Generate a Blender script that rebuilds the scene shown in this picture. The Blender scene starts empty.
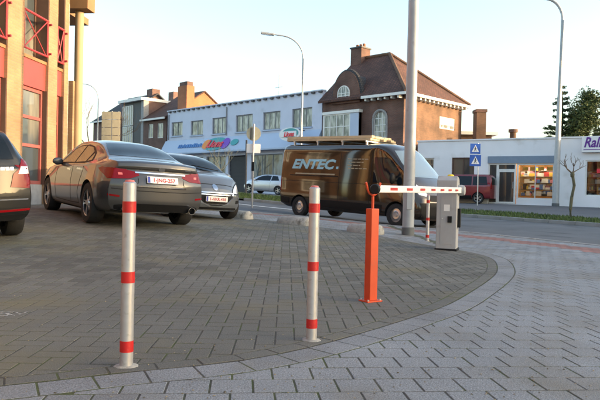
import bpy, bmesh, math, random
import numpy as np
from mathutils import Vector, Matrix
from mathutils.bvhtree import BVHTree
from mathutils.geometry import delaunay_2d_cdt
random.seed(7)
R = math.radians
S = bpy.context.scene
COL = S.collection

# ------------------------------------------------------------------ camera
F_PX, CAM_H, PITCH, ROLL = 620.0, 0.86, R(0.675), R(1.3)      # pixels of the 600 px wide photo
CAM_M = Matrix.Rotation(math.pi/2 - PITCH, 3, 'X') @ Matrix.Rotation(ROLL, 3, 'Z')
cam = bpy.data.objects.new('camera', bpy.data.cameras.new('camera'))
COL.objects.link(cam)
cam.matrix_world = Matrix.Translation((0, 0, CAM_H)) @ CAM_M.to_4x4()
cam.data.sensor_width = 36
cam.data.lens = 36*F_PX/600
cam.data.clip_start = 0.05
cam.data.clip_end = 3000
cam.data.dof.use_dof = True
cam.data.dof.focus_distance = 4.2
cam.data.dof.aperture_fstop = 10.0
S.camera = cam
S.render.resolution_x, S.render.resolution_y = 1024, 683

# ------------------------------------------------------------------ light
SUN_AZ = math.atan2(-0.20, 0.97)          # direction towards the sun, from +X
SUN_EL = R(8.5)
wd = bpy.data.worlds.new('World'); S.world = wd; wd.use_nodes = True
nt = wd.node_tree; bg = nt.nodes['Background']
sky = nt.nodes.new('ShaderNodeTexSky'); sky.sky_type = 'NISHITA'; sky.sun_disc = False
sky.sun_elevation = SUN_EL
sky.sun_rotation = math.pi/2 - SUN_AZ
sky.altitude = 20; sky.air_density = 1.0; sky.dust_density = 2.6; sky.ozone_density = 1.05
nt.links.new(sky.outputs[0], bg.inputs[0]); bg.inputs[1].default_value = 0.15
sl = bpy.data.lights.new('sun', 'SUN'); sl.energy = 2.0; sl.angle = R(0.5); sl.color = (1.0, 0.72, 0.44)
so = bpy.data.objects.new('sun', sl); COL.objects.link(so)
sd = Vector((math.cos(SUN_AZ)*math.cos(SUN_EL), math.sin(SUN_AZ)*math.cos(SUN_EL), math.sin(SUN_EL)))
so.rotation_euler = sd.to_track_quat('Z', 'Y').to_euler(); so.location = (30, -5, 30)
S.view_settings.view_transform = 'Standard'; S.view_settings.look = 'None'
S.view_settings.gamma = 1; S.view_settings.use_curve_mapping = False
S.view_settings.exposure = 2.2

# ------------------------------------------------------------------ terrain and pixel helpers
def ss(a, b, t):
    t = min(1.0, max(0.0, (t-a)/(b-a))); return t*t*(3-2*t)
def g(x, y):
    return .5*min(.8, max(0., (2.5-x)/9.5))*ss(4.5, 12, y) + .45*ss(18, 40, y)
def ray(px, py):
    d = CAM_M @ Vector(((px-300)/F_PX, (200-py)/F_PX, -1)); return d/d.y
def at_depth(px, py, y):
    d = ray(px, py); return Vector((d.x*y, y, CAM_H + d.z*y))

# ------------------------------------------------------------------ materials
MATS = {}
def mat(name, col, rough=.6, metal=0., var=.12, scale=6., bump=0., bscale=60., coat=0., island=0.,
        spec=.5, emit=0., world=False, stain=None, stain_scale=1., stain_lo=.55, stain_hi=.7, speck=0., speck_scale=300, alpha=None):
    m = bpy.data.materials.new(name); m.use_nodes = True
    t = m.node_tree; N = t.nodes; Lk = t.links.new
    b = N['Principled BSDF']
    b.inputs['Roughness'].default_value = rough; b.inputs['Metallic'].default_value = metal
    b.inputs['Coat Weight'].default_value = coat; b.inputs['Coat Roughness'].default_value = .04
    b.inputs['Specular IOR Level'].default_value = spec
    if world:
        tc = N.new('ShaderNodeNewGeometry').outputs['Position']
    else:
        tc = N.new('ShaderNodeTexCoord').outputs['Object']
    def noise(sc, det=4):
        n = N.new('ShaderNodeTexNoise'); n.inputs['Scale'].default_value = sc; n.inputs['Detail'].default_value = det
        Lk(tc, n.inputs['Vector']); return n.outputs['Fac']
    def mul(c, fac, lo, hi):
        mr = N.new('ShaderNodeMapRange'); Lk(fac, mr.inputs[0])
        mr.inputs[1].default_value = .25; mr.inputs[2].default_value = .75
        mr.inputs[3].default_value = lo; mr.inputs[4].default_value = hi
        v = N.new('ShaderNodeVectorMath'); v.operation = 'SCALE'
        Lk(c, v.inputs[0]); Lk(mr.outputs[0], v.inputs['Scale']); return v.outputs[0]
    rgb = N.new('ShaderNodeRGB'); rgb.outputs[0].default_value = (*col, 1); c = rgb.outputs[0]
    if var: c = mul(c, noise(scale), 1-var, 1+var)
    if speck: c = mul(c, noise(speck_scale, 2), 1-speck, 1+speck)
    if island:
        ri = N.new('ShaderNodeNewGeometry').outputs['Random Per Island']
        mr = N.new('ShaderNodeMapRange'); Lk(ri, mr.inputs[0]); mr.inputs[3].default_value = 1-island; mr.inputs[4].default_value = 1+island
        v = N.new('ShaderNodeVectorMath'); v.operation = 'SCALE'; Lk(c, v.inputs[0]); Lk(mr.outputs[0], v.inputs['Scale']); c = v.outputs[0]
    if stain:
        mr = N.new('ShaderNodeMapRange'); Lk(noise(stain_scale, 6), mr.inputs[0])
        mr.inputs[1].default_value = stain_lo; mr.inputs[2].default_value = stain_hi
        mx = N.new('ShaderNodeMix'); mx.data_type = 'RGBA'
        Lk(mr.outputs[0], mx.inputs[0]); Lk(c, mx.inputs[6]); mx.inputs[7].default_value = (*stain, 1); c = mx.outputs[2]
    Lk(c, b.inputs['Base Color'])
    if rough > .15 and var:
        mr = N.new('ShaderNodeMapRange'); Lk(noise(scale*2.3), mr.inputs[0])
        mr.inputs[3].default_value = rough*.85; mr.inputs[4].default_value = min(1, rough*1.15); Lk(mr.outputs[0], b.inputs['Roughness'])
    if bump:
        bp = N.new('ShaderNodeBump'); bp.inputs['Strength'].default_value = bump; bp.inputs['Distance'].default_value = .01
        Lk(noise(bscale, 5), bp.inputs['Height']); Lk(bp.outputs[0], b.inputs['Normal'])
    if emit:
        Lk(c, b.inputs['Emission Color']); b.inputs['Emission Strength'].default_value = emit
    if alpha is not None:
        mr = N.new('ShaderNodeMapRange'); Lk(noise(alpha[0], 6), mr.inputs[0])
        mr.inputs[1].default_value = alpha[1]; mr.inputs[2].default_value = alpha[2]; Lk(mr.outputs[0], b.inputs['Alpha'])
    MATS[name] = m; return m

def brick_mat(name, c1, c2, mortar, bw=.21, bh=.065, ms=.012, var=.25, slope=1.0, rough=.85, squash=None):
    """bricks on walls of a local frame: u = x + y, v = z"""
    m = bpy.data.materials.new(name); m.use_nodes = True
    t = m.node_tree; N = t.nodes; Lk = t.links.new; b = N['Principled BSDF']; b.inputs['Roughness'].default_value = rough
    tc = N.new('ShaderNodeTexCoord'); sp = N.new('ShaderNodeSeparateXYZ'); Lk(tc.outputs['Object'], sp.inputs[0])
    ad = N.new('ShaderNodeMath'); Lk(sp.outputs[0], ad.inputs[0]); Lk(sp.outputs[1], ad.inputs[1])
    mz = N.new('ShaderNodeMath'); mz.operation = 'MULTIPLY'; mz.inputs[1].default_value = slope; Lk(sp.outputs[2], mz.inputs[0])
    cb = N.new('ShaderNodeCombineXYZ'); Lk(ad.outputs[0], cb.inputs[0]); Lk(mz.outputs[0], cb.inputs[1])
    br = N.new('ShaderNodeTexBrick'); Lk(cb.outputs[0], br.inputs['Vector'])
    br.inputs['Color1'].default_value = (*c1, 1); br.inputs['Color2'].default_value = (*c2, 1); br.inputs['Mortar'].default_value = (*mortar, 1)
    br.inputs['Scale'].default_value = 1; br.inputs['Brick Width'].default_value = bw; br.inputs['Row Height'].default_value = bh
    br.inputs['Mortar Size'].default_value = ms; br.inputs['Mortar Smooth'].default_value = .3
    n = N.new('ShaderNodeTexNoise'); n.inputs['Scale'].default_value = .9; n.inputs['Detail'].default_value = 6; Lk(tc.outputs['Object'], n.inputs['Vector'])
    mr = N.new('ShaderNodeMapRange'); Lk(n.outputs[0], mr.inputs[0]); mr.inputs[1].default_value = .3; mr.inputs[2].default_value = .7
    mr.inputs[3].default_value = 1-var; mr.inputs[4].default_value = 1+var
    v = N.new('ShaderNodeVectorMath'); v.operation = 'SCALE'; Lk(br.outputs['Color'], v.inputs[0]); Lk(mr.outputs[0], v.inputs['Scale'])
    Lk(v.outputs[0], b.inputs['Base Color'])
    bp = N.new('ShaderNodeBump'); bp.inputs['Strength'].default_value = .4; bp.inputs['Distance'].default_value = .01; bp.invert = True
    Lk(br.outputs['Fac'], bp.inputs['Height']); Lk(bp.outputs[0], b.inputs['Normal'])
    MATS[name] = m; return m

def curtain_mat(name, dark, light, sc=5.):
    m = bpy.data.materials.new(name); m.use_nodes = True
    t = m.node_tree; N = t.nodes; Lk = t.links.new; b = N['Principled BSDF']
    tc = N.new('ShaderNodeTexCoord'); n = N.new('ShaderNodeTexNoise'); n.inputs['Scale'].default_value = sc; n.inputs['Detail'].default_value = 3
    mp = N.new('ShaderNodeMapping'); mp.inputs['Scale'].default_value = (1, 1, .25)
    Lk(tc.outputs['Object'], mp.inputs[0]); Lk(mp.outputs[0], n.inputs['Vector'])
    cr = N.new('ShaderNodeValToRGB'); cr.color_ramp.elements[0].position = .42; cr.color_ramp.elements[1].position = .58
    cr.color_ramp.elements[0].color = (*dark, 1); cr.color_ramp.elements[1].color = (*light, 1)
    Lk(n.outputs[0], cr.inputs[0]); Lk(cr.outputs[0], b.inputs['Base Color'])
    b.inputs['Roughness'].default_value = .5; b.inputs['Coat Weight'].default_value = 1; b.inputs['Coat Roughness'].default_value = .02
    MATS[name] = m; return m

mat('asphalt', (.08, .08, .083), .85, var=.18, scale=1.2, bump=.4, bscale=120, world=True, speck=.3, speck_scale=90)
mat('road', (.11, .112, .116), .8, var=.2, scale=.6, bump=.5, bscale=140, world=True, speck=.35, speck_scale=110, stain=(.03, .03, .032), stain_scale=.8, stain_lo=.55, stain_hi=.75)
mat('far_pavement', (.10, .10, .105), .85, var=.15, scale=.8, world=True, bump=.3, speck=.2)
mat('lot_paver', (.115, .114, .1), .85, var=.3, scale=.7, world=True, island=.26, bump=.6, bscale=160, speck=.42, speck_scale=140, stain=(.17, .15, .085), stain_scale=.8, stain_lo=.52, stain_hi=.74)
mat('walk_tile', (.218, .232, .245), .8, var=.25, scale=.8, world=True, island=.2, bump=.7, bscale=160, speck=.5, speck_scale=120, stain=(.17, .155, .125), stain_scale=1.1, stain_lo=.5, stain_hi=.76)
mat('border_slab', (.2, .21, .22), .8, var=.22, scale=1.7, world=True, island=.18, bump=.7, bscale=160, speck=.5, speck_scale=120, stain=(.17, .155, .12), stain_scale=1.2, stain_lo=.55, stain_hi=.75)
mat('red_paver', (.24, .115, .095), .85, var=.2, scale=2, world=True, island=.18, speck=.25, speck_scale=200)
mat('joint', (.06, .056, .045), .95, var=.45, scale=9, world=True, stain=(.06, .075, .02), stain_scale=2.4, stain_lo=.46, stain_hi=.6, bump=.6, speck=.4, speck_scale=160)
mat('kerb_stone', (.27, .265, .25), .85, var=.25, scale=3, island=.12, bump=.4, speck=.2)
mat('concrete', (.33, .32, .29), .85, var=.3, scale=5, bump=.5, bscale=40, speck=.2, speck_scale=120, stain=(.14, .13, .11), stain_scale=6)
mat('soil', (.07, .06, .04), .95, var=.3, scale=3, world=True)
mat('grass', (.07, .11, .025), .8, var=.35, scale=.7, island=.4)
mat('white_paint', (.7, .7, .68), .7, var=.15, scale=4, world=True, alpha=(14, .32, .42))
mat('worn_paint', (.6, .6, .57), .8, var=.15, scale=4, world=True, alpha=(22, .5, .7))
mat('galv', (.58, .6, .61), .38, metal=.75, var=.14, scale=30, speck=.12, speck_scale=120)
mat('post_silver', (.46, .47, .485), .42, metal=.55, var=.08, scale=25, stain=(.26, .25, .23), stain_scale=22, stain_lo=.6, stain_hi=.75)
mat('red_band', (.46, .012, .013), .42, var=.14, scale=30, stain=(.4, .12, .1), stain_scale=40, stain_lo=.66, stain_hi=.76)
mat('pink_cap', (.55, .16, .14), .5)
mat('orange', (.55, .055, .012), .45, var=.14, scale=5, stain=(.3, .09, .05), stain_scale=16, stain_lo=.62, stain_hi=.75)
mat('boom_white', (.78, .78, .76), .4, var=.05, scale=9)
mat('cabinet_grey', (.36, .36, .36), .5, var=.1, scale=4, stain=(.27, .25, .22), stain_scale=5, stain_lo=.6, stain_hi=.8)
mat('yellow_lamp', (.85, .62, .03), .3)
mat('black_plastic', (.01, .01, .011), .55, var=.1, spec=.2)
mat('rubber', (.016, .016, .017), .8, var=.15, scale=14, bump=.3)
mat('under', (.01, .01, .011), .9, var=0)
mat('lamp_post', (.34, .365, .385), .5, metal=.1, var=.14, scale=3, stain=(.25, .25, .25), stain_scale=3, stain_lo=.6)
mat('lamp_dark', (.1, .11, .115), .6, var=.2, scale=6)
mat('pole_grey', (.4, .42, .43), .5, metal=.3, var=.1)
mat('sedan_paint', (.05, .05, .051), .42, metal=.3, var=0, coat=1.)
mat('hatch_paint', (.13, .14, .15), .4, metal=.3, var=0, coat=1.)
mat('black_paint', (.008, .009, .01), .35, var=0, coat=.5, spec=.3)
mat('van_paint', (.04, .025, .013), .08, metal=.4, var=0, coat=1.)
mat('silver_paint', (.55, .57, .6), .3, metal=.6, var=.03, coat=1.)
mat('maroon_paint', (.2, .02, .025), .3, metal=.2, var=.03, coat=1.)
mat('car_glass', (.008, .012, .016), .03, var=0, coat=0, spec=.32)
mat('screen_glass', (.19, .25, .27), .03, var=0, coat=1., spec=1.)  # pale base colour carries the sky's reflection on the van windscreen
mat('chrome', (.8, .8, .8), .12, metal=1., var=0)
mat('alloy', (.55, .55, .56), .3, metal=.9, var=.05)
mat('tail_red', (.2, .002, .005), .2, var=0, coat=.0, spec=.35)
mat('tail_bright', (.8, .2, .18), .15, var=0)
mat('head_lens', (.78, .8, .82), .08, var=0, coat=1., spec=.9)
mat('plate_white', (.75, .75, .73), .4, var=.03)
mat('plate_red', (.45, .02, .03), .4, var=0)
mat('plate_blue', (.02, .05, .35), .4, var=0)
mat('entec_blue', (.3, .56, .66), .4, var=0)
mat('decal_tan', (.36, .3, .2), .5, var=0)
mat('timber', (.62, .47, .28), .7, var=.2, scale=3, island=.2)
mat('badge', (.65, .65, .66), .2, metal=1, var=0)
brick_mat('yellow_brick', (.33, .195, .1), (.28, .16, .08), (.26, .172, .108), var=.22)
brick_mat('house_brick', (.15, .066, .045), (.115, .05, .036), (.13, .095, .08), var=.4)
brick_mat('side_brick', (.155, .078, .042), (.12, .06, .033), (.12, .08, .056), var=.45)
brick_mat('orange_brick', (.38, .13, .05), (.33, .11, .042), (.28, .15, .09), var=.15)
brick_mat('far_brick', (.17, .085, .06), (.13, .065, .05), (.15, .11, .1), var=.3)
brick_mat('roof_tile', (.12, .052, .033), (.085, .037, .025), (.05, .025, .02), bw=.24, bh=.2, ms=.03, var=.35, slope=1.4)
brick_mat('dark_tile', (.05, .05, .055), (.04, .04, .045), (.02, .02, .02), bw=.24, bh=.2, ms=.03, var=.3, slope=1.4)
mat('lilac_wall', (.60, .63, .74), .8, var=.07, scale=.7, bump=.15, bscale=30, stain=(.40, .42, .48), stain_scale=.6, stain_lo=.58, stain_hi=.8)
mat('lilac_fascia', (.44, .52, .66), .6, var=.06, scale=.6)
mat('white_wall', (.8, .8, .82), .8, var=.06, scale=.8, bump=.15, bscale=30, stain=(.52, .5, .47), stain_scale=.9, stain_lo=.6, stain_hi=.85)
mat('blue_band', (.2, .26, .34), .6, var=.06)
mat('white_frame', (.74, .74, .71), .5, var=.06)
mat('grey_frame', (.2, .21, .23), .5, var=.08)
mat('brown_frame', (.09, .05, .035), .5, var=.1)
mat('dark_trim', (.05, .05, .055), .6, var=.1)
mat('red_panel', (.29, .05, .045), .5, var=.06, scale=2)
mat('pink_frame', (.28, .075, .065), .5, var=.06)
mat('rail_red', (.3, .035, .04), .45, var=.06)
mat('brown_fascia', (.24, .13, .055), .7, var=.15, scale=2)
mat('cream_column', (.36, .265, .15), .75, var=.06, scale=3)
mat('stone_grey', (.3, .3, .3), .8, var=.15)
curtain_mat('curtain_glass', (.035, .045, .045), (.36, .36, .32), 4.)
curtain_mat('ground_glass', (.015, .018, .02), (.12, .09, .06), 1.2)
curtain_mat('office_glass', (.03, .04, .045), (.2, .19, .15), 1.3)
curtain_mat('shop_glass_far', (.02, .025, .03), (.14, .2, .24), 2.)
mat('roller_dark', (.035, .035, .042), .6, var=.1)
mat('inside_dark', (.02, .019, .018), .9, var=.2)
mat('inside_glow', (.42, .2, .06), .8, var=.3, scale=2, emit=.08)  # orange tone and faint glow stand in for lamplight in the display room
mat('shelf', (.25, .22, .19), .7, var=.1)
mat('sign_blue', (.012, .09, .42), .45, var=.04)
mat('sign_white', (.8, .8, .8), .45, var=.03)
mat('sign_back', (.42, .40, .30), .5, metal=.3, var=.12, scale=8)
mat('sign_dark', (.03, .03, .03), .5, var=0)
mat('board_beige', (.42, .36, .24), .7, var=.1)
mat('purple', (.12, .02, .25), .5, var=0)
mat('logo_red', (.75, .03, .05), .5, var=0)
mat('logo_teal', (.05, .32, .33), .5, var=0)
mat('logo_orange', (.8, .25, .02), .5, var=0)
mat('logo_violet', (.18, .05, .45), .5, var=0)
mat('logo_blue', (.05, .18, .45), .5, var=0)
mat('bark', (.10, .085, .06), .9, var=.3, scale=12, bump=.8, bscale=40)
mat('bark_green', (.13, .12, .07), .9, var=.3, scale=12, bump=.8, bscale=40)
mat('twig', (.16, .11, .07), .9, var=.2)
mat('conifer', (.035, .07, .028), .8, var=.3, scale=2, island=.45)
mat('conifer_blue', (.04, .065, .045), .8, var=.3, scale=2, island=.45)
mat('evergreen', (.05, .075, .02), .8, var=.3, scale=2, island=.45)
for nm, c in (('item_red', (.5, .05, .05)), ('item_blue', (.08, .16, .4)), ('item_white', (.65, .65, .62)), ('item_yellow', (.6, .4, .06)), ('item_pink', (.6, .25, .3)), ('item_black', (.03, .03, .03))):
    mat(nm, c, .6, var=.2, scale=3)
def glass_mat(name):
    m = bpy.data.materials.new(name); m.use_nodes = True; t = m.node_tree; N = t.nodes
    N.remove(N['Principled BSDF']); tr = N.new('ShaderNodeBsdfTransparent'); gl = N.new('ShaderNodeBsdfGlossy'); gl.inputs['Roughness'].default_value = .02
    tr.inputs[0].default_value = (.85, .88, .87, 1)
    fr = N.new('ShaderNodeFresnel'); fr.inputs[0].default_value = 1.5; mx = N.new('ShaderNodeMixShader')
    t.links.new(fr.outputs[0], mx.inputs[0]); t.links.new(tr.outputs[0], mx.inputs[1]); t.links.new(gl.outputs[0], mx.inputs[2])
    t.links.new(mx.outputs[0], N['Material Output'].inputs[0]); MATS[name] = m
glass_mat('clear_glass')

# ------------------------------------------------------------------ object helpers
def tag(o, label=None, cat=None, group=None, kind=None):
    if label: o['label'] = label
    if cat: o['category'] = cat
    if group: o['group'] = group
    if kind: o['kind'] = kind
    return o
def empty(name, loc=(0, 0, 0), rz=0., label=None, cat=None, group=None):
    o = bpy.data.objects.new(name, None); o.empty_display_size = .2; COL.objects.link(o)
    o.location = loc; o.rotation_euler = (0, 0, rz); return tag(o, label, cat, group)
def link_mesh(name, me, m, parent=None):
    o = bpy.data.objects.new(name, me); COL.objects.link(o)
    if m and not me.materials: me.materials.append(MATS[m])
    if parent: o.parent = parent
    return o
def copy_tree(o, parent=None):
    c = o.copy(); COL.objects.link(c); c.parent = parent
    for ch in list(o.children): copy_tree(ch, c)
    return c
class MB:
    """collects simple solids and links them as one mesh object"""
    def __init__(s): s.v = []; s.f = []
    def add(s, vs, fs):
        n = len(s.v); s.v += [tuple(p) for p in vs]; s.f += [tuple(i+n for i in f) for f in fs]; return s
    def box(s, x0, x1, y0, y1, z0, z1):
        return s.add([(x0,y0,z0),(x1,y0,z0),(x1,y1,z0),(x0,y1,z0),(x0,y0,z1),(x1,y0,z1),(x1,y1,z1),(x0,y1,z1)],
                     [(0,3,2,1),(4,5,6,7),(0,1,5,4),(1,2,6,5),(2,3,7,6),(3,0,4,7)])
    def obox(s, M, sx, sy, sz):
        vs = [M @ Vector((a*sx/2, b*sy/2, c*sz/2)) for c in (-1,1) for a, b in ((-1,-1),(1,-1),(1,1),(-1,1))]
        return s.add(vs, [(0,3,2,1),(4,5,6,7),(0,1,5,4),(1,2,6,5),(2,3,7,6),(3,0,4,7)])
    def prism(s, poly, a, b, axis='y'):
        """poly in the plane normal to axis, extruded from a to b"""
        n = len(poly)
        if axis == 'y': P = lambda p, t: (p[0], t, p[1])
        elif axis == 'x': P = lambda p, t: (t, p[0], p[1])
        else: P = lambda p, t: (p[0], p[1], t)
        vs = [P(p, a) for p in poly]+[P(p, b) for p in poly]
        return s.add(vs, [tuple(range(n))[::-1], tuple(range(n, 2*n))]+[(i, (i+1) % n, n+(i+1) % n, n+i) for i in range(n)])
    def tube(s, pts, rad, n=10, cap=True):
        pts = [Vector(p) for p in pts]
        if not hasattr(rad, '__len__'): rad = [rad]*len(pts)
        base = len(s.v); rings = []
        for i, p in enumerate(pts):
            d = (pts[min(i+1, len(pts)-1)]-pts[max(i-1, 0)]).normalized()
            q = d.to_track_quat('Z', 'Y')
            rings.append([p + q @ Vector((rad[i]*math.cos(2*math.pi*k/n), rad[i]*math.sin(2*math.pi*k/n), 0)) for k in range(n)])
        vs = [v for r_ in rings for v in r_]; fs = []
        for i in range(len(pts)-1):
            for k in range(n): fs.append((i*n+k, i*n+(k+1) % n, (i+1)*n+(k+1) % n, (i+1)*n+k))
        if cap: fs += [tuple(range(n))[::-1], tuple((len(pts)-1)*n+k for k in range(n))]
        return s.add(vs, fs)
    def lathe(s, prof, n=24, axis='z', c=(0, 0, 0)):
        """prof: (radius, height)"""
        vs = []; fs = []; m = len(prof)
        for k in range(n):
            a = 2*math.pi*k/n
            for r_, h in prof:
                if axis == 'z': p = (r_*math.cos(a), r_*math.sin(a), h)
                elif axis == 'y': p = (r_*math.cos(a), h, r_*math.sin(a))
                else: p = (h, r_*math.cos(a), r_*math.sin(a))
                vs.append((p[0]+c[0], p[1]+c[1], p[2]+c[2]))
        for k in range(n):
            for j in range(m-1): fs.append((k*m+j, ((k+1) % n)*m+j, ((k+1) % n)*m+j+1, k*m+j+1))
        return s.add(vs, fs)
    def mesh(s, name='m', smooth=None, bevel=0., recalc=True):
        me = bpy.data.meshes.new(name); me.from_pydata(s.v, [], s.f)
        bm = bmesh.new(); bm.from_mesh(me)
        bmesh.ops.remove_doubles(bm, verts=bm.verts, dist=1e-5)
        if bevel:
            es = [e for e in bm.edges if len(e.link_faces) == 2 and e.calc_face_angle(0) > .6]
            bmesh.ops.bevel(bm, geom=es, offset=bevel, segments=2, affect='EDGES', profile=.6, clamp_overlap=True)
        if recalc: bmesh.ops.recalc_face_normals(bm, faces=bm.faces)
        bm.to_mesh(me); bm.free()
        if smooth:
            me.polygons.foreach_set('use_smooth', [True]*len(me.polygons)); me.set_sharp_from_angle(angle=R(smooth))
        return me
    def build(s, name, m, parent=None, smooth=None, bevel=0.):
        return link_mesh(name, s.mesh(name, smooth, bevel), m, parent)
def box_part(name, m, parent, *a, bevel=0.):
    return MB().box(*a).build(name, m, parent, bevel=bevel)

def text_mesh(txt, size, extrude=.002, shear=0., bold=0., align='LEFT'):
    cu = bpy.data.curves.new('t', 'FONT'); cu.body = txt; cu.size = size; cu.extrude = extrude; cu.shear = shear; cu.offset = bold
    cu.align_x = align; cu.resolution_u = 3
    o = bpy.data.objects.new('t', cu); COL.objects.link(o)
    dg = bpy.context.evaluated_depsgraph_get(); dg.update()
    me = bpy.data.meshes.new_from_object(o.evaluated_get(dg)); bpy.data.objects.remove(o); bpy.data.curves.remove(cu)
    me.materials.clear(); return me
def text_on_front(name, txt, size, m, parent, x, y, z, shear=0., bold=0., align='CENTER', width=None):
    """text standing on a local facade whose outside looks to -y"""
    me = text_mesh(txt, size, .006, shear, bold, align)
    if width:
        xs = [v.co.x for v in me.vertices]; k = width/(max(xs)-min(xs))
        for v in me.vertices: v.co.x *= k
    o = link_mesh(name, me, m, parent); o.location = (x, y, z); o.rotation_euler = (R(90), 0, 0); return o

def cdt_fill(outline, spacing, holes=()):
    """triangulate an outline with an inner grid; returns points, faces"""
    pts = [Vector(p) for p in outline]; n = len(pts); edges = [(i, (i+1) % n) for i in range(n)]
    for h in holes:
        k = len(pts); pts += [Vector(p) for p in h]; edges += [(k+i, k+(i+1) % len(h)) for i in range(len(h))]
    A = np.array([tuple(p) for p in outline]); lo = A.min(0); hi = A.max(0)
    gx = np.arange(lo[0]+spacing*.5, hi[0], spacing); gy = np.arange(lo[1]+spacing*.5, hi[1], spacing)
    if len(gx) and len(gy):
        G = np.array([(a, b) for a in gx for b in gy])
        d = sdpoly(G, A)
        ok = d > spacing*.35
        for h in holes: ok &= sdpoly(G, np.array([tuple(p) for p in h])) < -spacing*.35
        pts += [Vector(p) for p in G[ok]]
    r_ = delaunay_2d_cdt(pts, edges, [], 0 if holes else 1, 1e-6)
    V, Fc = r_[0], r_[2]
    if holes:
        C = np.array([tuple(sum((V[i] for i in f), Vector((0, 0)))/len(f)) for f in Fc])
        keep = sdpoly(C, A) > 0
        for h in holes: keep &= sdpoly(C, np.array([tuple(p) for p in h])) < 0
        Fc = [f for f, k in zip(Fc, keep) if k]
    return V, Fc
def sdpoly(P, A):
    """signed distance of points P (n,2) to closed polygon A (m,2), positive inside"""
    P = np.asarray(P, float); A = np.asarray(A, float); B = np.roll(A, -1, 0)
    d2 = np.full(len(P), 1e18); ins = np.zeros(len(P), bool)
    for a, b in zip(A, B):
        e = b-a; w = P-a
        t = np.clip((w@e)/max(1e-12, e@e), 0, 1)
        q = w-np.outer(t, e); d2 = np.minimum(d2, (q*q).sum(1))
        c = ((a[1] <= P[:, 1]) & (b[1] > P[:, 1])) | ((b[1] <= P[:, 1]) & (a[1] > P[:, 1]))
        with np.errstate(divide='ignore', invalid='ignore'):
            xi = a[0]+(P[:, 1]-a[1])/(b[1]-a[1])*e[0]
        ins ^= c & (P[:, 0] < xi)
    return np.where(ins, 1, -1)*np.sqrt(d2)
def smooth_line(pts, step=.1):
    P = [Vector(p) for p in pts]; P = [2*P[0]-P[1]]+P+[2*P[-1]-P[-2]]; out = []
    for i in range(1, len(P)-2):
        n = max(1, int((P[i+1]-P[i]).length/step))
        for k in range(n):
            t = k/n; a, b, c, d = P[i-1:i+3]
            out.append(.5*((2*b)+(c-a)*t+(2*a-5*b+4*c-d)*t*t+(3*b-a-3*c+d)*t**3))
    out.append(P[-2]); return out
def sheet(name, outline, off, m, spacing=.5, holes=(), parent=None, kind='structure'):
    V, Fc = cdt_fill(outline, spacing, holes)
    me = bpy.data.meshes.new(name); me.from_pydata([(p.x, p.y, g(p.x, p.y)+off) for p in V], [], [tuple(f) for f in Fc])
    bm = bmesh.new(); bm.from_mesh(me)
    for f in bm.faces:
        f.normal_update()
        if f.normal.z < 0: f.normal_flip()
    bm.to_mesh(me); bm.free()
    o = link_mesh(name, me, m, parent); o['kind'] = kind; return o

# ================================================================== GROUND
def big_ground():
    xs = sorted(set([-900, -400, -150, -60] + list(np.arange(-40, 60.1, 2.5)) + [90, 200, 450, 900]))
    ys = sorted(set([-900, -300, -100, -40] + list(np.arange(-20, 60.1, 2.0)) + [80, 130, 250, 500, 1200]))
    vs = [(x, y, g(x, y)-.17) for y in ys for x in xs]; nx = len(xs)
    fs = [(j*nx+i, j*nx+i+1, (j+1)*nx+i+1, (j+1)*nx+i) for j in range(len(ys)-1) for i in range(nx-1)]
    me = bpy.data.meshes.new('ground'); me.from_pydata(vs, [], fs)
    o = link_mesh('ground', me, 'asphalt'); o['kind'] = 'structure'
big_ground()

LOT_NEAR = [(-6.6, .35), (-4, 1.45), (-2.4, 2.13), (-1.27, 2.66), (-1.06, 2.76), (-.82, 2.89), (-.56, 3.0), (-.29, 3.14), (-.04, 3.34), (.19, 3.58),
            (.39, 3.82), (.7, 4.22), (1.15, 4.84), (1.6, 5.66), (2.04, 6.55), (2.34, 7.29), (2.63, 8.3), (2.72, 9.0), (2.62, 9.7), (2.40, 10.3)]
LOT_FAR = [(1.95, 11.2), (1.35, 12.7), (.3, 13.95), (-.6, 14.9), (-1.6, 15.6), (-4, 16.6), (-6.5, 17.4)]
near = smooth_line(LOT_NEAR, .12); far = smooth_line([LOT_NEAR[-1]]+LOT_FAR, .25)[1:]
LOT = [tuple(p) for p in near]+[tuple(p) for p in far]+[(-6.75, 17.3), (-8.2, 10), (-8.2, 1.0)]
LOTA = np.array(LOT)
KERB = [(-22, 33.5), (-14, 26.2), (-8, 22.4), (-3.5, 20.3), (-1.5, 19.75), (.2, 19.45), (1.5, 18.75), (2.79, 17.1), (3.85, 15.33), (4.9, 13.3), (5.7, 11.5),
        (6.4, 9.3), (7.0, 7.0), (7.6, 4), (8.1, 0), (8.5, -6)]
kerb = smooth_line(KERB, .5)
def offset_line(line, d):
    out = []
    for i, p in enumerate(line):
        t = (line[min(i+1, len(line)-1)]-line[max(i-1, 0)]).normalized(); out.append(p+Vector((-t.y, t.x))*d)   # d > 0: to the left of travel
    return out
kerb_in = offset_line(kerb, -.0)
WALK = [tuple(p) for p in kerb]+[(-9.5, -6), (-9.5, 10), (-9.5, 17), (-22, 32)]
WALKA = np.array(WALK)

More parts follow.
